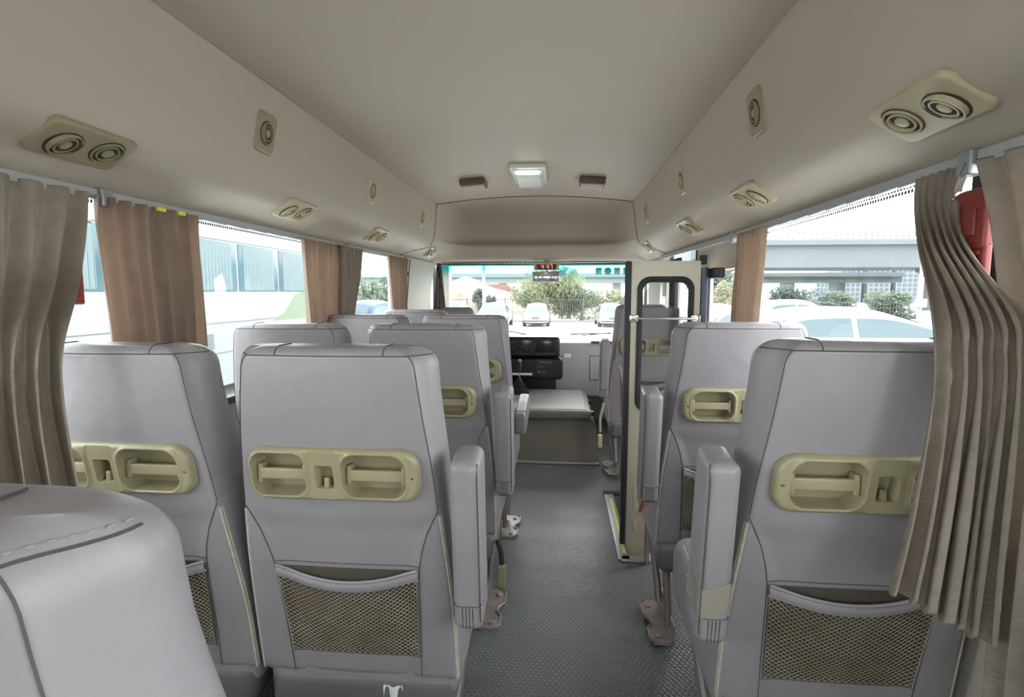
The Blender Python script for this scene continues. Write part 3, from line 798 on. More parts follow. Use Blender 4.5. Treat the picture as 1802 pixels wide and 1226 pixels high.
# ------------------------------------------------------------ curtains
def curtain(name, rows, pleats, mt, label, nu=None, nv=70, amp=.018, phase=0, skew=.3, grp=None, sub=0):
    """rows: (z0, z1, x0, y0, x1, y1, amp): z0 at the first edge, z1 at the second edge"""
    N = len(rows); T = [i/(N-1) for i in range(N)]
    tabs = [[(T[i], rows[i][k]) for i in range(N)] for k in range(7)]
    nu = nu or pleats*14
    def fn(u, v):
        z0, z1, x0, y0, x1, y1, am = [catmull(tabs[k], v) for k in range(7)]
        d = Vector((x1-x0, y1-y0, 0)); L = d.length; d.normalize(); n = Vector((d.y, -d.x, 0))
        a = u*pleats*2*PI+phase+.5*math.sin(u*7+v*2.2)+.25*math.sin(v*5+u*11)
        w = math.sin(a)+.28*math.sin(2*a+1)
        am2 = am*(.75+.5*noise.noise(Vector((u*5, v*1.5, phase))))
        sh = skew*am2*math.cos(a)
        return (x0+(x1-x0)*u+n.x*w*am2+d.x*sh, y0+(y1-y0)*u+n.y*w*am2+d.y*sh, z0+(z1-z0)*u+.004*math.sin(a)*v)
    m = MB(); m.grid(fn, nu, nv); o = m.build(name, mt, None, fixn=False)
    md = o.modifiers.new('thickness', 'SOLIDIFY'); md.thickness = .0016
    return tag(o, label, 'curtain', grp)
xl = -1.118; xr = .735
# near left pale curtain
curtain('curtain', [
 (1.436, 1.436, xl, .66, xl, 1.21, .016), (1.36, 1.36, xl+.005, .66, xl+.008, 1.185, .020), (1.24, 1.24, xl+.02, .68, -1.085, 1.125, .026),
 (1.11, 1.11, -1.10, .70, -.935, .935, .028), (1.0, 1.0, -1.10, .70, -.925, .915, .030), (.84, .84, -1.10, .70, -.895, .90, .034), (.60, .60, -1.10, .70, -.87, .90, .036)],
 8, 'curtain', 'pale grey-taupe curtain bulging over the left window seat nearest the camera', phase=.4)
curtain('curtain', [
 (1.434, 1.434, xl, 1.235, xl, 1.60, .022), (1.33, 1.33, xl, 1.235, xl, 1.595, .024), (1.1, 1.1, xl, 1.25, xl+.01, 1.585, .026), (.85, .85, xl, 1.25, xl+.01, 1.59, .020)],
 7, 'curtain_br', 'brown sunlit curtain between the pale grey curtain and the coach window', phase=1.3)
curtain('curtain', [
 (1.434, 1.434, xl+.01, 2.27, xl+.01, 2.70, .018), (1.3, 1.3, xl+.01, 2.28, xl+.01, 2.68, .016), (1.1, 1.1, xl+.01, 2.30, xl+.01, 2.64, .018), (.9, .9, xl+.01, 2.31, xl+.01, 2.64, .018)],
 7, 'curtain_br', 'brown curtain at the front end of the coach window', phase=.2)
curtain('curtain', [
 (1.434, 1.434, xl+.03, 2.62, xl+.03, 2.93, .018), (1.3, 1.3, xl+.045, 2.60, xl+.03, 2.88, .020), (1.1, 1.1, xl+.045, 2.58, xl+.03, 2.78, .018), (.9, .9, xl+.045, 2.58, xl+.03, 2.74, .016)],
 5, 'curtain', 'darker grey gathered curtain next to the blue car window', phase=2)
curtain('curtain', [
 (1.434, 1.434, xl+.035, 3.38, xl+.05, 3.76, .014), (1.3, 1.3, xl+.035, 3.40, xl+.05, 3.73, .014), (.9, .9, xl+.035, 3.46, xl+.05, 3.70, .014)],
 8, 'curtain_br', 'orange-brown curtain just behind the pale driver-side pillar', phase=1)
curtain('curtain', [
 (1.42, 1.42, -1.075, 4.70, -1.065, 4.86, .010), (1.25, 1.25, -1.07, 4.62, -1.055, 4.86, .016), (1.0, 1.0, -1.06, 4.50, -1.045, 4.84, .020), (.8, .8, -1.06, 4.46, -1.045, 4.84, .02)],
 4, 'curtain_dk', 'dark brown curtain hanging at the driver window', phase=.5)
# near right curtain swept over the seat
curtain('curtain', [
 (1.432, 1.432, xr, 1.205, xr, 1.065, .014), (1.38, 1.38, xr-.005, 1.20, xr, 1.09, .012), (1.29, 1.29, .700, 1.13, .735, 1.06, .014),
 (1.165, 1.165, .600, .925, .718, .93, .016), (1.10, 1.10, .592, .90, .715, .905, .013), (1.03, 1.03, .588, .89, .715, .90, .015), (.89, .90, .580, .89, .706, .89, .022),
 (.80, .76, .566, .885, .70, .885, .026), (.715, .63, .548, .88, .70, .885, .028)],
 6, 'curtain', 'taupe curtain swept inward with its hem hanging over the right seat back', nv=110, phase=2.2, skew=.5)
curtain('curtain', [
 (1.432, 1.432, xr, 1.045, xr, .62, .014), (1.3, 1.3, xr, .99, xr-.01, .62, .020), (1.15, 1.15, .732, .95, .725, .62, .020), (1.0, 1.0, .735, .925, .725, .62, .020), (.8, .8, .735, .92, .72, .62, .020), (.4, .4, .735, .915, .71, .60, .024)],
 6, 'curtain', 'tall taupe curtain running down the right edge beside the red holder', phase=.9)
curtain('curtain', [
 (1.436, 1.436, xr, 2.045, xr, 2.33, .018), (1.3, 1.3, xr, 2.045, xr, 2.33, .016), (1.1, 1.1, xr, 2.08, xr, 2.34, .018), (.85, .85, xr, 2.10, xr, 2.34, .018)],
 6, 'curtain_br', 'brown backlit curtain between the viaduct window and the open doorway', phase=1.7)
curtain('curtain', [
 (1.40, 1.40, .70, 3.25, .70, 3.5, .014), (1.2, 1.2, .70, 3.26, .70, 3.48, .014), (.85, .85, .70, 3.3, .70, 3.46, .012)],
 5, 'curtain_dk', 'dark curtain seen through the glass of the entrance door', phase=1.1)
for y in (1.44, 1.52):
    tag(MB().rbox((xl+.015, y, 1.428), (.012, .03, .012), .003, 1).build('curtain_clip', 'tie'), 'small yellow clip at the top of the brown sunlit curtain', 'clip', 'yellow clips on the curtain top')

# pleated hook tape along each rail is part of the curtain tops; red hammer holders
def holder(x, y, side, lab):
    e = empty('hammer_holder', (x, y, 1.285), lab, 'hammer holder')
    m = MB(); m.rbox((0, 0, .045), (.022, .070, .11), .008, 3); m.rbox((0, 0, -.055), (.016, .070, .12), .006, 3); m.build('holder_body', 'red', e)
    m = MB()
    for i in range(5): m.rbox((-side*.008, 0, -.015-.021*i), (.008, .052, .008), .003, 1)
    m.rbox((-side*.011, 0, .04), (.008, .03, .05), .003, 2); m.build('holder_ribs', 'red', e)
    m = MB(); m.tube([(-side*.01, .03, .09), (-side*.012, .06, .085)], [.010, .004], 10); m.build('hammer_tip', 'chrome', e)
    return e
holder(-1.160, 1.195, -1, 'red emergency hammer holder between the pale grey and brown curtains')
holder(.748, 1.06, 1, 'red emergency hammer holder between the two taupe curtains on the right')

# ------------------------------------------------------------ entrance door
e = empty('door_1', (.326, 2.5, 0)); e['kind'] = 'structure'
def leaf_mesh():
    # frame with a rounded window opening
    x0, x1, z0, z1 = 0.0, .305, -.36, 1.34; a0, a1, b0, b1, r = .036, .270, .655, 1.262, .05
    n = 10; inner = []
    for (cx_, cz_, st) in ((a1-r, b1-r, 0), (a0+r, b1-r, 1), (a0+r, b0+r, 2), (a1-r, b0+r, 3)):
        for i in range(n+1):
            a = (st+i/n)*PI/2; inner.append((cx_+r*math.cos(a), cz_+r*math.sin(a)))
    outer = []
    for (x, z) in inner:
        dx, dz = x-(a0+a1)/2, z-(b0+b1)/2
        outer.append((x1 if x > (a0+a1)/2 else x0, z) if False else None)
    m = MB(); N = len(inner)
    cx_, cz_ = (a0+a1)/2, (b0+b1)/2
    outs = []
    for (x, z) in inner:
        # project to a rectangle ring around the opening
        fx = (x-cx_)/((a1-a0)/2); fz = (z-cz_)/((b1-b0)/2); mxx = max(abs(fx), abs(fz)); fx /= mxx; fz /= mxx
        outs.append((cx_+fx*(a1-cx_) if False else ((x1-cx_)*fx+cx_ if fx > 0 else (cx_-x0)*fx+cx_), ((z1-cz_)*fz+cz_ if fz > 0 else (cz_-(b0-.06))*fz+cz_)))
    for yy, fl in ((0, False), (.028, True)):
        vs = [(x, yy, z) for x, z in inner]+[(x, yy, z) for x, z in outs]
        m.add(vs, [(i, (i+1) % N, N+(i+1) % N, N+i) for i in range(N)])
    m.add([(x, y, z) for y in (0, .028) for x, z in inner], [(i, (i+1) % N, N+(i+1) % N, N+i) for i in range(N)])
    m.box(x0, x1, 0, .028, z0, b0-.06)
    return m, inner, (cx_, cz_)
m, inner, cc = leaf_mesh(); m.build('door_leaf', 'doorpaint', e, smooth=False)
m = MB(); m.tube([(x, -.004, z) for x, z in inner], .009, 8, closed=True); m.tube([(cc[0]+(x-cc[0])*.93, .004, cc[1]+(z-cc[1])*.97) for x, z in inner], .009, 8, closed=True); m.build('window_seal', 'rubber', e)
m = MB(); m.add([(x, .012, z) for x, z in inner], [tuple(range(len(inner)))]); m.build('door_glass', 'doorglass', e, smooth=False, fixn=False)
MB().rbox((-.014, .012, .49), (.026, .05, 1.70), .010, 2).build('edge_seal', 'rubber', e)
m = MB(); m.tube([(.02, -.035, 1.083), (.285, -.035, 1.083)], .0065, 10); m.tube([(.02, -.035, 1.083), (.02, 0, 1.083)], .006, 8); m.tube([(.285, -.035, 1.083), (.285, 0, 1.083)], .006, 8)
m.rbox((.012, -.012, 1.083), (.04, .02, .03), .004, 2); m.rbox((.285, -.012, 1.083), (.04, .02, .03), .004, 2); m.build('push_bar', 'chrome', e)
m = MB(); m.rbox((.040, -.002, .24), (.020, .010, .15), .005, 2); m.rbox((.056, -.002, .185), (.030, .010, .05), .005, 2); m.rbox((.040, -.002, .10), (.022, .010, .05), .005, 2); m.build('pressed_rib', 'doorpaint', e)
MB().rbox((.075, -.002, -.14), (.04, .006, .035), .002, 1).build('label_plate', 'sill', e)
# second leaf folded back, seen edge-on
m = MB(); A = Vector((.318, .03)); B = Vector((.440, .50)); d_ = (B-A).normalized(); n_ = Vector((d_.y, -d_.x))*.014
def slab(m, t0, t1, z0, z1):
    p, q = A+(B-A)*t0, A+(B-A)*t1
    m.prism([tuple(p-n_), tuple(q-n_), tuple(q+n_), tuple(p+n_)], z0, z1, 'Z')
slab(m, 0.05, 1, -.36, .60); slab(m, .05, 1, 1.27, 1.34); slab(m, .05, .16, .60, 1.27); slab(m, .88, 1, .60, 1.27); m.build('second_leaf', 'doorpaint', e, smooth=False)
m = MB(); m.tube([(.322, .01, -.3), (.322, .01, 1.31)], .017, 8); m.tube([(.345, .03, -.3), (.345, .03, 1.26)], .012, 8); m.build('folding_seal', 'blue_rubber', e)
m = MB(); m.prism([tuple(A+(B-A)*.16), tuple(A+(B-A)*.88), tuple(A+(B-A)*.88+n_*.2), tuple(A+(B-A)*.16+n_*.2)], .60, 1.27, 'Z'); m.build('second_glass', 'doorglass', e, smooth=False)
m = MB(); m.rbox((.37, .22, 1.285), (.05, .55, .045), .006, 2); m.rbox((.318, .02, 1.345), (.03, .03, .04), .005, 2); m.build('door_track', 'rubber', e)
# grab rail
m = MB(); m.tube([(.400, 2.335, 0), (.400, 2.335, .10), (.400, 2.335, .60), (.404, 2.335, .69), (.42, 2.335, .74), (.45, 2.335, .77), (.52, 2.335, .785), (.80, 2.335, .79)], .014, 12)
tag(m.build('grab_rail', 'chrome'), 'curved chrome grab rail between the entrance door and the seat armrest', 'grab rail')

# ------------------------------------------------------------ cab
e = empty('engine_cover', (-.15, 3.70, 0), 'brown engine cover with a ribbed grey lid at the front end of the aisle', 'engine cover')
m = MB(); prof = [(-.36, 0), (.44, 0), (.425, .06), (.415, .26), (.40, .30), (.36, .325), (-.36, .33)]
m.loft([[(x, y, z) for x, z in prof] for y in (0.02, .80)]); 
m.v = [(x, y+(.03*(z/.33)), z) for x, y, z in m.v]
m.build('cover_body', 'engine', e, smooth=False)
m = MB(); m.rbox((.01, .40, .350), (.74, .82, .065), .022, 4); m.build('lid_rim', 'lidedge', e)
m = MB(); m.rbox((.0, .41, .379), (.69, .77, .020), .008, 3); m.build('ribbed_lid', 'lid', e)
MB().rbox((.04, .012, .010), (.80, .05, .02), .008, 2).build('foot_trim', 'sill', e)
m = MB(); m.rbox((.392, .55, .335), (.03, .06, .03), .006, 2); m.rbox((.392, .15, .335), (.03, .06, .03), .006, 2); m.build('lid_latch', 'black', e)
# gear lever
e = empty('gear_lever', (-.315, 4.295, .388), 'gear lever with brown knob and black ribbed boot', 'gear lever')
m = MB(); prof = []
for i in range(9): prof += [(.085-.0065*i, .012*i), (.078-.0065*i, .012*i+.006)]
prof += [(.012, .125), (.010, .14)]
m.lathe(prof, 20); m.build('boot', 'black', e)
m = MB(); m.tube([(0, 0, .10), (.004, -.005, .2)], .008, 8); m.build('shaft', 'chrome', e)
m = MB(); m.lathe([(.010, .17), (.016, .20), (.019, .24), (.017, .265), (.008, .275), (0, .276)], 16, Matrix.Translation((.004, -.005, 0))); m.build('knob', 'wood', e)
m = MB(); m.lathe([(.0175, .262), (.019, .268), (.012, .279), (0, .281)], 16, Matrix.Translation((.004, -.005, 0))); m.build('knob_cap', 'chrome', e)
# dashboard
e = empty('dashboard', (CX, 4.6, 0), 'grey moulded dashboard spanning the bus below the windscreen', 'dashboard')
m = MB(); dp = [(-.02, .32), (-.05, .42), (-.03, .56), (.0, .68), (.06, .765), (.20, .80), (.50, .80), (.50, .32)]
m.loft([[(x, y+.05*(abs(x)/.9)**2, z) for y, z in dp] for x in [-.93, -.6, -.3, 0, .3, .6, .93]]); m.build('dash_body', 'dash', e)
m = MB(); 
for a, c in (((.46, .665), (.62, .665)), ((.62, .665), (.62, .46)), ((.62, .46), (.46, .46)), ((.46, .46), (.46, .665))):
    m.tube([(a[0], -.018 if a[1] > .6 else -.032, a[1]), (c[0], -.018 if c[1] > .6 else -.032, c[1])], .003, 4)
m.build('glove_box_seam', 'seamgrey', e)
m = MB(); m.rbox((.62, .075, .775), (.30, .04, .018), .008, 3); m.build('defrost_vent', 'lidedge', e)
e = empty('instrument_console', (-.24, 4.42, 0), 'black two-tier console with radio and dark screen beside the driver', 'console')
m = MB(); m.rbox((0, .10, .755), (.50, .26, .165), .025, 4); m.rbox((.01, .12, .570), (.53, .22, .185), .030, 4); m.box(-.26, .22, .1, .2, .33, .5); m.build('console_housing', 'black', e)
MB().rbox((.125, -.030, .757), (.17, .008, .105), .004, 2).build('display', 'screen', e)
m = MB(); m.rbox((-.10, -.028, .757), (.24, .012, .115), .005, 2); rd = m.build('radio', 'screen', e)
m = MB(); R2 = random.Random(3)
for i in range(26): m.rbox((-.20+R2.random()*.19, -.036, .715+R2.choice([0, .02, .035, .05, .075])), (.004+R2.random()*.014, .002, .0025), .0008, 1)
m.tube([(-.20, -.036, .70), (.005, -.036, .70), (.012, -.036, .71), (.012, -.036, .80)], .0012, 4); m.tube([(.045, -.036, .79), (.045, -.036, .703), (.20, -.036, .703), (.21, -.036, .712)], .0012, 4); m.build('radio_marks', 'sill', rd)
m = MB()
for i in range(8): m.rbox((.085+.014*i, -.004+.006, .625), (.008, .002, .005 if i % 2 else .008), .0008, 1)
for i in range(7): m.rbox((.07+.012*i, .002, .643), (.007, .002, .0025), .0008, 1)
for i in range(4): m.rbox((.068, .002, .61-.015*i), (.004, .002, .006), .0008, 1)
m.lathe([(.008, 0), (.008, .004)], 12, Matrix.Translation((.077, .004, .545)) @ Matrix.Rotation(PI/2, 4, 'X')); m.build('panel_marks', 'sill', e)
m = MB(); m.rbox((.112, .004, .540), (.045, .008, .026), .002, 1); m.rbox((.10, .004, .588), (.045, .006, .014), .002, 1); m.build('panel_buttons', 'seamgrey', e)
m = MB(); m.rbox((-.085, -.012, .527), (.22, .02, .018), .003, 1); m.build('silver_strip', 'paper', e)
tag(MB().rbox((.075, 4.52, .672), (.055, .004, .032), .001, 1).build('paper_note', 'paper'), 'small white paper note stuck at the right end of the black console', 'paper note')
e = empty('wiper', (.20, 5.04, .80), 'dark windscreen wiper arm lying at the windscreen foot', 'wiper')
m = MB(); m.tube([(-.09, 0, .012), (.0, -.01, .018), (.28, -.03, .022)], .006, 6); m.tube([(0, -.01, .0), (.28, -.02, .03)], .004, 6); m.build('wiper_arm', 'seamgrey', e)
e = empty('steering_wheel', (-.765, 4.50, .80), 'black steering wheel ahead of the driver seat', 'steering wheel')
Mx = Matrix.Rotation(math.radians(28), 4, 'X')
m = MB(); m.tube([tuple(Mx @ Vector((.21*math.cos(2*PI*i/32), .21*math.sin(2*PI*i/32), 0))) for i in range(32)], .014, 8, closed=True); m.build('rim', 'black', e)
m = MB(); m.lathe([(.055, -.02), (.055, .02), (.03, .03), (0, .03)], 16, Mx)
for a in (0, 2.1, 4.2): m.tube([(0, 0, 0), tuple(Mx @ Vector((.2*math.cos(a), .2*math.sin(a), 0)))], .010, 6)
m.tube([(0, 0, 0), (0, .15, -.30)], .025, 8); m.build('hub', 'black', e)
m = MB(); m.tube([(-.56, 4.98, .838), (-.44, 5.03, .832), (-.30, 5.06, .806)], .006, 6); tag(m.build('wiper', 'rubber'), 'black wiper tip rising behind the black console', 'wiper')
# clock and mirror
e = empty('digital_clock', (-.108, 4.60, 1.412), 'beige digital clock with red digits above the rear-view mirror', 'clock')
m = MB(); m.rbox((0, 0, 0), (.215, .05, .055), .006, 2); m.box(-.02, .02, 0, .03, .02, .05); m.build('clock_case', 'wall', e)
MB().rbox((0, -.026, -.001), (.165, .004, .040), .002, 1).build('clock_face', 'ledpanel', e)
SEG = {'4': 'fgbc', '7': 'abc'}
def digit(m, ch, x, h=.030, w=.014):
    S = {'a': (0, 1, 1, 1), 'b': (1, 1, 1, .5), 'c': (1, .5, 1, 0), 'd': (0, 0, 1, 0), 'e': (0, 0, 0, .5), 'f': (0, .5, 0, 1), 'g': (0, .5, 1, .5)}
    for s_ in SEG[ch]:
        a, b_, c, d_ = S[s_]; m.tube([(x+a*w, -.0295, -h/2+b_*h), (x+c*w, -.0295, -h/2+d_*h)], .0015, 5)
m = MB(); digit(m, '4', -.040); digit(m, '4', .004); digit(m, '7', .034); m.build('clock_digits', 'led', e)
e = empty('rear_view_mirror', (-.108, 4.60, 1.33), 'rounded interior rear-view mirror hanging under the digital clock', 'mirror')
m = MB(); m.rbox((0, .010, 0), (.235, .03, .092), .014, 4); m.tube([(0, .02, 0), (0, .03, .06)], .008, 8); m.build('mirror_housing', 'sill', e)
MB().rbox((0, -.0065, 0), (.22, .004, .080), .0018, 1).build('mirror_glass', 'mirror', e)
m = MB(); m.rbox((.03, 4.70, 1.365), (.05, .01, .05), .003, 1); tag(m.build('sensor_box', 'stk_b'), 'small blue sticker on the windscreen next to the mirror', 'sticker')
for i, (x, k) in enumerate(((.345, 0), (.425, 1), (.505, 0), (.585, 0))):
    y = 4.842+.012; z = 1.385; m = MB()
    if k: m.lathe([(.033, 0), (.033, .002)], 24, Matrix.Translation((x, y-.005, z)) @ Matrix.Rotation(PI/2, 4, 'X'))
    else: m.rbox((x, y-.005, z), (.055, .002, .06), .001, 1)
    tag(m.build('sticker', 'stk_b' if k else 'stk_g'), ['pale green square sticker, first in the windscreen row from the mirror', 'round blue sticker between the two green squares on the windscreen', 'green square sticker right after the round one on the windscreen', 'green square sticker at the door end of the windscreen row'][i], 'sticker', 'stickers along the windscreen top')
# pleated sun curtain bunched under the header
m = MB(); m.grid(lambda u, v: (-1.02+1.64*u, 4.62+.02*v+.006*math.sin(u*260), 1.462-.02*v+.004*math.sin(u*9)), 420, 3)
tag(m.build('windscreen_curtain', 'wall', fixn=False), 'thin pleated valance bunched along the top of the windscreen', 'valance')
m = MB(); m.tube([(-1.0, 4.60, 1.448), (-.4, 4.60, 1.455), (.2, 4.60, 1.455), (.62, 4.60, 1.452)], .004, 6); tag(m.build('valance_rod', 'grille'), 'thin dark rod carrying the windscreen valance', 'rod')

# ------------------------------------------------------------ outside
GZ = -.80
b = MB(); b.box(-60, 90, -25, 130, GZ-.1, GZ); struct(b.build('ground', 'asphalt', smooth=False))
def car(loc, rot, L, Wd, H, paint, label, parts_low=.30, suv=False, tail=True, zbf=None, grp='cars parked outside the bus'):
    e = empty('car', loc, label, 'car', grp); e.rotation_euler = (0, 0, rot)
    zb = zbf or (H*.60 if not suv else H*.56)
    st = [(-.5, .55, .80), (-.485, .86, .93), (-.44, .97, .97), (-.3, 1.0, 1), (0, 1.0, 1), (.2, .99, 1), (.34, .93, .99), (.45, .80, .95), (.485, .70, .88), (.5, .5, .78)]
    rings = []
    for f, zt, w in st:
        x = f*L; hw = Wd/2*w; z1 = zb*zt; z0 = .20*H*.9
        rings.append([(x, -hw*.9, z0), (x, -hw, z0+.12), (x, -hw, z1*.72), (x, -hw*.93, z1*.95), (x, -hw*.78, z1), (x, 0, z1+.02), (x, hw*.78, z1), (x, hw*.93, z1*.95), (x, hw, z1*.72), (x, hw, z0+.12), (x, hw*.9, z0)])
    m = MB().loft(rings); m.build('car_body', paint, e)
    a0, a1 = (-.46, .22) if suv else (-.36, .22); t0, t1 = (-.36, .04) if suv else (-.20, .06)
    hb, ht = Wd/2*.90, Wd/2*.70; z1, z2 = zb*.96, H-.03
    def pr(k, s_, front):
        x = (a1+(t1-a1)*k if front else a0+(t0-a0)*k)*L; return (x, s_*(hb+(ht-hb)*k), z1+(z2-z1)*k)
    A0, A1 = a0*L, a1*L
    SH = [(0, 0), (.06, .55), (.14, .88), (.25, .98), (.40, 1), (.58, .95), (.75, .68), (.9, .28), (1, 0)] if suv else [(0, 0), (.12, .38), (.26, .80), (.38, .97), (.5, 1), (.62, .96), (.76, .66), (.9, .26), (1, 0)]
    def cab(f, a, off=0.0):
        sh = max(.001, catmull(SH, f)); x = A0+(A1-A0)*f; ze = z1-.03+(z2-z1)*sh*.93; zr = z1-.03+(z2-z1+.05)*sh; yt = hb+(ht-hb)*sh
        side = -1 if a < .5 else 1; q = a if a < .5 else 1-a
        if q < .3: k = q/.3; y = hb+.012+(yt-hb)*k+off; z = (z1-.03)+(ze-z1+.03)*k
        else: k = (q-.3)/.2; y = yt*(1-k); z = ze+(zr-ze)*math.sin(k*PI/2)+off
        return (x, side*y, z)
    m = MB(); m.grid(lambda u, v: cab(v, u), 20, 24); m.build('cabin', paint, e)
    m = MB()
    for g0, g1 in ((.07, .40), (.43, .90)):
        for c0, c1 in ((.035, .255), (.745, .965)):
            m.grid(lambda u, v: cab(g0+(g1-g0)*u, c0+(c1-c0)*v, .008), 14, 4)
    for g0, g1 in (((.02, .10) if suv else (.04, .27)), (.66, .97)):
        m.grid(lambda u, v: cab(g0+(g1-g0)*u, .335+.33*v, .012), 8, 6)
    m.build('car_windows', 'carglass', e, fixn=False)
    for fx in (-.31, .31):
        for s_ in (-1, 1):
            T = Matrix.Translation((fx*L, s_*(Wd/2-.09), .31)) @ Matrix.Rotation(PI/2, 4, 'X')
            m = MB(); m.lathe([(.18, -.1), (.31, -.1), (.32, -.06), (.32, .06), (.31, .1), (.18, .1)], 20, T); w = m.build('wheel', 'tyre', e)
            m = MB(); m.lathe([(.19, -.102), (.17, -.095), (.05, -.09), (.05, .09), (.17, .095), (.19, .102)], 20, T); m.build('hubcap', 'sill', w)
    for s_ in (-1, 1):
        m = MB(); m.rbox((L*.19, s_*(Wd/2+.05), zb*1.0), (.14, .14, .10), .03, 2); m.build('wing_mirror', paint, e)
        if tail: 
            m = MB(); m.rbox((-L*.487, s_*Wd*.36, zb*.80), (.06, .30, .12), .02, 2); m.build('tail_light', 'taillight' if tail == 2 else paint, e)
    m = MB(); m.rbox((-L*.475, 0, .33), (.14, Wd*.86, .22), .03, 2); m.build('rear_bumper_shade', 'bumper', e)  # bumper strip coloured dark for the shadow low on the tail
    m = MB(); m.rbox((-L*.505, 0, .55*zb/.85), (.02, .42, .12), .005, 1); m.build('number_plate', 'seamgrey', e)
    return e
car((-1.33, 33.2, GZ), PI/2, 4.4, 1.56, 1.38, 'carwhite', 'white saloon car seen from behind, straight ahead beyond the dashboard')
car((-3.75, 31.8, GZ), PI/2, 4.6, 1.8, 1.42, 'carwhite', 'white car with reddish tail lights left of the white saloon straight ahead', tail=2)
car((3.05, 33.0, GZ), PI/2, 4.4, 1.6, 1.38, 'carwhite', 'white car half hidden by the front passenger seat')
car((-6.35, 33, GZ), PI/2, 4.4, 1.7, 1.50, 'carwhite', 'white car at the left edge of the windscreen above the driver headrest')
car((8.5, 30.5, GZ), PI/2, 4.4, 1.75, 1.42, 'carwhite', 'white car seen through the open entrance doorway')
car((5.0, 8.95, GZ), 0.04, 4.3, 1.85, 1.79, 'carwhite', 'large white car with blue-tinted windows close outside the right window', suv=True, zbf=1.29)
car((6.3, 16.5, GZ), 0.05, 4.5, 1.8, 1.62, 'carwhite', 'white car behind the large one, seen past the right brown curtain', suv=True)
car((10.4, 23.5, GZ), 0.02, 4.7, 1.8, 1.72, 'carwhite', 'white car showing only its long roof above the large white car', suv=True)
car((14.6, 19.8, GZ), 0.0, 4.3, 1.75, 1.45, 'carwhite', 'small white car next to the street lamp foot')
car((-6.3, 19.0, GZ), PI/2-.25, 4.4, 1.8, 1.75, 'carblue', 'blue car framed by the small left window', suv=True)
# coach
e = empty('coach', (-7.35, 9.0, GZ), 'white coach with curtained blue windows parked alongside on the left', 'coach')
m = MB(); rings = []
for yy, k in ((-7, .94), (-6.9, 1), (5.6, 1), (5.85, .97), (5.95, .9)):
    w = 1.25*k; h0, h1 = .30, 3.30*(.97+.03*k)
    rings.append([(-w, yy, h0), (-w, yy, h1-.25), (-w+.12, yy, h1-.06), (-w+.4, yy, h1), (w-.4, yy, h1), (w-.12, yy, h1-.06), (w, yy, h1-.25), (w, yy, h0)])
m.loft(rings); m.build('coach_body', 'carwhite', e)
for i in range(8):
    y0 = -6.6+i*1.5; m = MB(); m.rbox((1.25, y0+.72, 2.46), (.03, 1.44, .90), .01, 2); w = m.build('coach_window', 'coachglass', e)
    m = MB(); m.grid(lambda u, v: (1.268+.004*math.sin(u*75), y0+.16+u*1.12, 2.04+v*.84), 60, 1); m.build('coach_curtain', 'coachcurt', w, fixn=False)
m = MB(); m.box(1.251, 1.256, -6.9, 5.5, 1.44, 1.455); m.box(1.251, 1.256, -6.9, 5.5, 2.93, 2.945); m.box(1.251, 1.256, -6.9, 5.5, .9, .912); m.build('body_seam', 'seamgrey', e, smooth=False)
m = MB(); m.prism([(2.1, 1.40), (2.6, 1.55), (3.1, 1.95), (3.5, 2.02), (4.6, 2.02), (4.2, 1.7), (3.5, 1.40)], 1.251, 1.257, 'X'); m.build('green_stripe', 'green', e, smooth=False)
m = MB()
for i in range(7): m.box(1.251, 1.262, -.3, .05, 1.0+.04*i, 1.018+.04*i)
m.build('side_grille', 'seamgrey', e, smooth=False)
for yy in (-4.5, 3.2):
    for s_ in (-1, 1):
        m = MB(); m.lathe([(.25, -.15), (.48, -.15), (.5, -.1), (.5, .1), (.48, .15), (.25, .15)], 24, Matrix.Translation((s_*1.1, yy, .5)) @ Matrix.Rotation(PI/2, 4, 'Y')); m.build('wheel', 'tyre', e)
# fence
def fence(x0, x1, y0, y1, zt, label, name='iron_fence'):
    L = math.hypot(x1-x0, y1-y0); a = math.atan2(y1-y0, x1-x0); e = empty(name, (x0, y0, GZ), label, 'fence'); e.rotation_euler = (0, 0, a)
    m = MB()
    for z in (.25, zt-GZ-.02): m.box(0, L, -.015, .015, z, z+.03)
    n = int(L/.16)
    for i in range(n): m.box(i*.16, i*.16+.018, -.008, .008, .1, zt-GZ)
    m.build('pickets', 'fence', e, smooth=False)
    m = MB()
    for i in range(int(L/2.6)+1): m.box(i*2.6-.03, i*2.6+.03, -.03, .03, 0, zt-GZ+.1)
    m.build('posts', 'fence', e, smooth=False)
    m = MB(); m.box(0, L, -.12, .12, 0, .12); m.build('kerb', 'concrete_l', e, smooth=False)
fence(-14, 12, 36.2, 36.2, .72, 'black iron fence behind the parked white cars ahead')
fence(12, 34, 34, 29, .62, 'black iron fence outside the right window with the street lamp')
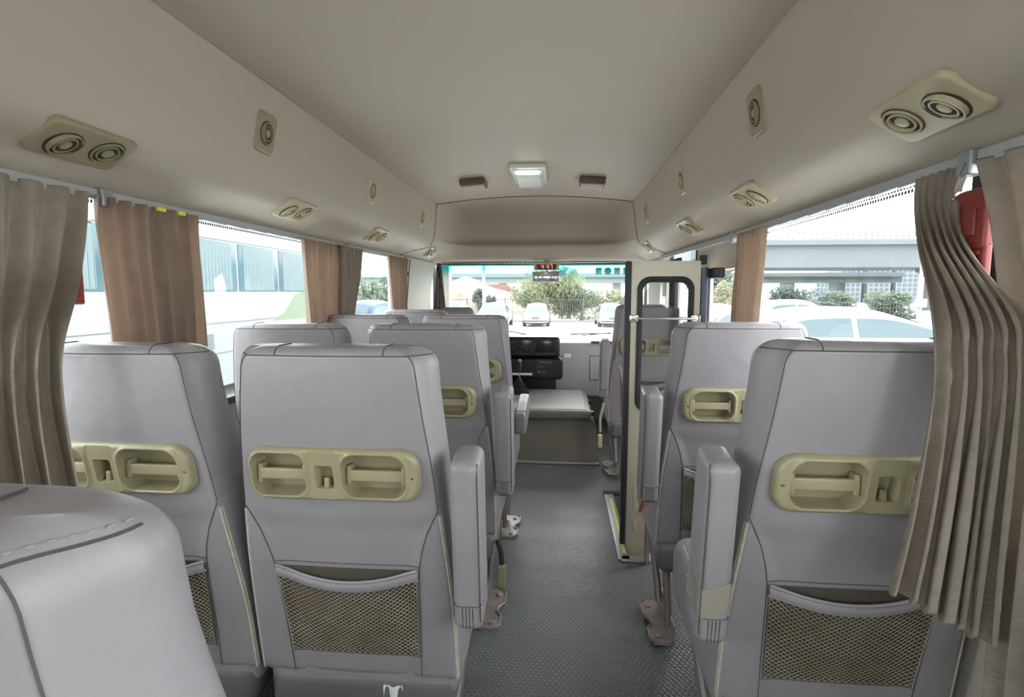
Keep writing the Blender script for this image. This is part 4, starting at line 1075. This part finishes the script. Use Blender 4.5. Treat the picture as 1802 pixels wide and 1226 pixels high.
def tree(loc, size, n, mt, label, leaf=.12, seed=1, blobs=9, up=False, name='tree', cat='tree', grp=None, trunk=True):
    rr = random.Random(seed); e = empty(name, (loc[0], loc[1], GZ), label, cat, grp); sx, sy, sz = size; zc = loc[2]-GZ
    cs = [(rr.uniform(-.6, .6)*sx, rr.uniform(-.6, .6)*sy, zc+rr.uniform(-.55, .6)*sz, rr.uniform(.35, .6)) for _ in range(blobs)]
    m = MB()
    for i in range(n):
        c = rr.choice(cs); th = rr.uniform(0, 2*PI); ph = math.acos(rr.uniform(-1, 1)); q = c[3]*(rr.random()**.3)
        p = Vector((c[0]+sx*q*math.sin(ph)*math.cos(th), c[1]+sy*q*math.sin(ph)*math.sin(th), c[2]+sz*q*math.cos(ph)))
        if p.z < .05: p.z = .05+rr.random()*.2
        l = leaf*rr.uniform(.6, 1.4); d1 = Vector((rr.gauss(0, 1), rr.gauss(0, 1), rr.gauss(0, 1)+(1.6 if up else 0))).normalized(); d2 = d1.orthogonal().normalized()
        w = l*(.22 if up else .5)
        m.add([p-d1*l*.5, p+d2*w*.5, p+d1*l*.5, p-d2*w*.5], [(0, 1, 2, 3)])
    m.build('foliage', mt, e, smooth=False, fixn=False)
    if trunk:
        m = MB(); m.tube([(0, 0, 0), (.05, .03, zc*.5), (0, 0, zc)], [max(.06, sx*.05), max(.05, sx*.035), .03], 7)
        for c in cs[:5]: m.tube([(0, 0, zc*.4), (c[0]*.8, c[1]*.8, c[2])], [.05, .015], 5)
        m.build('trunk', 'trunk', e)
    return e
tree((-.9, 38.5, 1.1), (2.6, 1.6, 2.2), 9000, 'leafC', 'tall feathery willow-like bush straight ahead through the windscreen', .34, 2, 12, True)
tree((1.6, 39, .4), (1.8, 1.4, 1.3), 4000, 'leafA', 'rounder green bush right of the tall feathery bush', .26, 3, 8, True)
tree((4.6, 40, .2), (2.2, 1.5, 1.2), 3000, 'leafC', 'low yellow-green bush behind the car near the entrance door', .26, 4, 8)
tree((-6.7, 44, .6), (.7, .6, 1.0), 900, 'leafB', 'small dark conifer in front of the dirt mound', .2, 5, 4)
tree((-5.6, 45, .5), (.45, .45, .9), 500, 'leafB', 'thin young tree beside the small dark conifer', .18, 6, 3)
tree((11.8, 40, .8), (1.2, 1.2, 2.2), 2500, 'leafC', 'bright green tree in the entrance doorway view', .22, 7, 7)
tree((15.5, 55, 2.4), (3.0, 2.0, 2.6), 3500, 'leafB', 'dark green tree beyond the doorway beside the concrete pier', .32, 8, 8)
for i, (x, y, z, s, mt, lab) in enumerate([
    (17.6, 42, .0, 2.3, 'leafB', 'dark tree next to the right brown curtain, under the bridge'), (21.0, 43, -.1, 1.7, 'leafA', 'light green tree left of the pier under the pale bridge'),
    (25.0, 44, -.1, 1.8, 'leafA', 'green shrub tree between the two piers of the pale bridge'), (28.0, 40, .3, 2.6, 'leafB', 'big rounded green tree behind the street lamp'),
    (31.5, 38, .2, 2.3, 'leafA', 'green tree at the curtain edge right of the street lamp')]):
    tree((x, y, z), (s, s*.8, s*.75), 4200, mt, lab, .26, 20+i, 9)
tree((-14.0, 34, 1.2), (3.2, 2, 2.6), 4500, 'leafA', 'green tree over the blue car in the small left window', .42, 31, 9)
tree((-10.5, 36, .6), (1.8, 1.5, 1.8), 2500, 'leafB', 'darker tree right of the blue car in the small left window', .28, 32, 7)
# dirt mound, shed, poles
m = MB(); m.grid(lambda u, v: (-22+22*u, 46+12*v, GZ+max(0, 3.4*math.sin(v*PI)**.7*max(0, (1-abs(u-.58)/.42))**.8*(1+.25*noise.noise(Vector((u*6, v*6, 1)))))), 50, 24)
tag(m.build('dirt_mound', 'dirt'), 'pale heap of excavated dirt beyond the fence on the left', 'mound')
m = MB(); m.box(-8.4, -5.4, 60, 66, GZ, 1.4); m.prism([(-8.8, 1.4), (-5.0, 1.4), (-5.8, 2.1), (-8.0, 2.1)], 59.5, 66.5, 'Y')
tag(m.build('shed', 'roofred', smooth=False), 'red-roofed shed behind the dirt mound', 'shed')
m = MB(); m.box(13.7, 17.0, 54, 57, GZ, 1.2); m.prism([(13.3, 1.2), (17.4, 1.2), (15.4, 2.0)], 53.5, 57.5, 'Y')
tag(m.build('house', 'roofred', smooth=False), 'small red-roofed house beside the pier in the doorway', 'house')
m = MB(); m.tube([(-4.95, 35.5, GZ), (-4.95, 35.5, 3.6)], .10, 8); tag(m.build('utility_pole', 'white'), 'white pole rising beyond the fence at the left of the windscreen', 'pole')
e = empty('street_lamp', (12.48, 20.0, GZ), 'white street lamp with curved arm and small control box', 'street lamp')
m = MB(); m.tube([(0, 0, 0), (0, 0, 2.9), (.03, 0, 3.3), (.12, 0, 3.6), (.28, 0, 3.78), (.55, 0, 3.85), (.8, 0, 3.86)], .055, 8); m.build('lamp_post', 'white', e)
MB().rbox((0, -.08, 1.62), (.34, .16, .30), .02, 2).build('control_box', 'white', e)
MB().rbox((.95, 0, 3.86), (.45, .16, .08), .03, 2).build('lamp_head', 'white', e)
# viaduct
e = empty('viaduct', (40, 61, GZ), 'grey concrete road viaduct crossing the right window with a railing on top', 'viaduct')
m = MB(); m.box(-26, 60, -1, 9, 4.6, 6.9); m.box(-26, 60, -1.6, 9.6, 6.9, 7.35); m.build('deck', 'concrete', e, smooth=False)
m = MB(); m.box(-26, 60, -1.6, -1.4, 7.35, 7.50); m.box(-26, 60, -1.55, -1.45, 8.1, 8.2)
for i in range(143): m.box(-26+i*.6, -25.9+i*.6, -1.55, -1.45, 7.35, 8.1)
m.build('railing', 'concrete_l', e, smooth=False)
for x in (-22.3, 1.5, 22):
    m = MB(); m.lathe([(1.05, 0), (1.05, 3.6), (1.9, 4.3), (1.9, 5.0)], 20, Matrix.Translation((x, 3, 0))); m.build('pier', 'concrete_l', e)
e = empty('bridge', (0, 75, GZ), 'lower pale green girder bridge behind the viaduct', 'bridge')
m = MB(); m.box(-50, 44.5, 0, 5, 3.25, 4.05); m.build('girder', 'girder', e, smooth=False)
m = MB(); m.box(-50, 44.5, -.4, 5.4, 4.05, 4.55); m.build('parapet', 'bldg', e, smooth=False)
for i, x in enumerate((-40, -24, -8, 8, 24, 31, 37.5)):
    MB().box(x-.5, x+.5, 1, 3.5, 0, 3.25).build('pier', 'bldg', e, smooth=False)
for i, (x, w, h, lab) in enumerate(((52, 3.2, 5.9, 'white building with dark windows, first from the left beyond the bridge'), (57, 4.0, 7.0, 'white building with dark windows, second of the row beyond the bridge'), (62.3, 4.2, 7.6, 'white building with dark windows, third of the row beyond the bridge'), (67.5, 4.2, 8.3, 'tallest white building beyond the bridge, next to the lamp'))):
    e = empty('building', (x, 112, GZ), lab, 'building', 'distant white buildings')
    MB().box(-w/2, w/2, 0, 6, 0, h).build('wall', 'bldg', e, smooth=False)
    m = MB()
    for r in range(int(h/.9)):
        for c in range(4):
            xx = -w/2+.3+c*(w-.3)/4; m.box(xx, xx+(w-.3)/4*.62, -.06, 0, r*.9+.4, r*.9+1.0)
    m.build('windows', 'bldgwin', e, smooth=False)
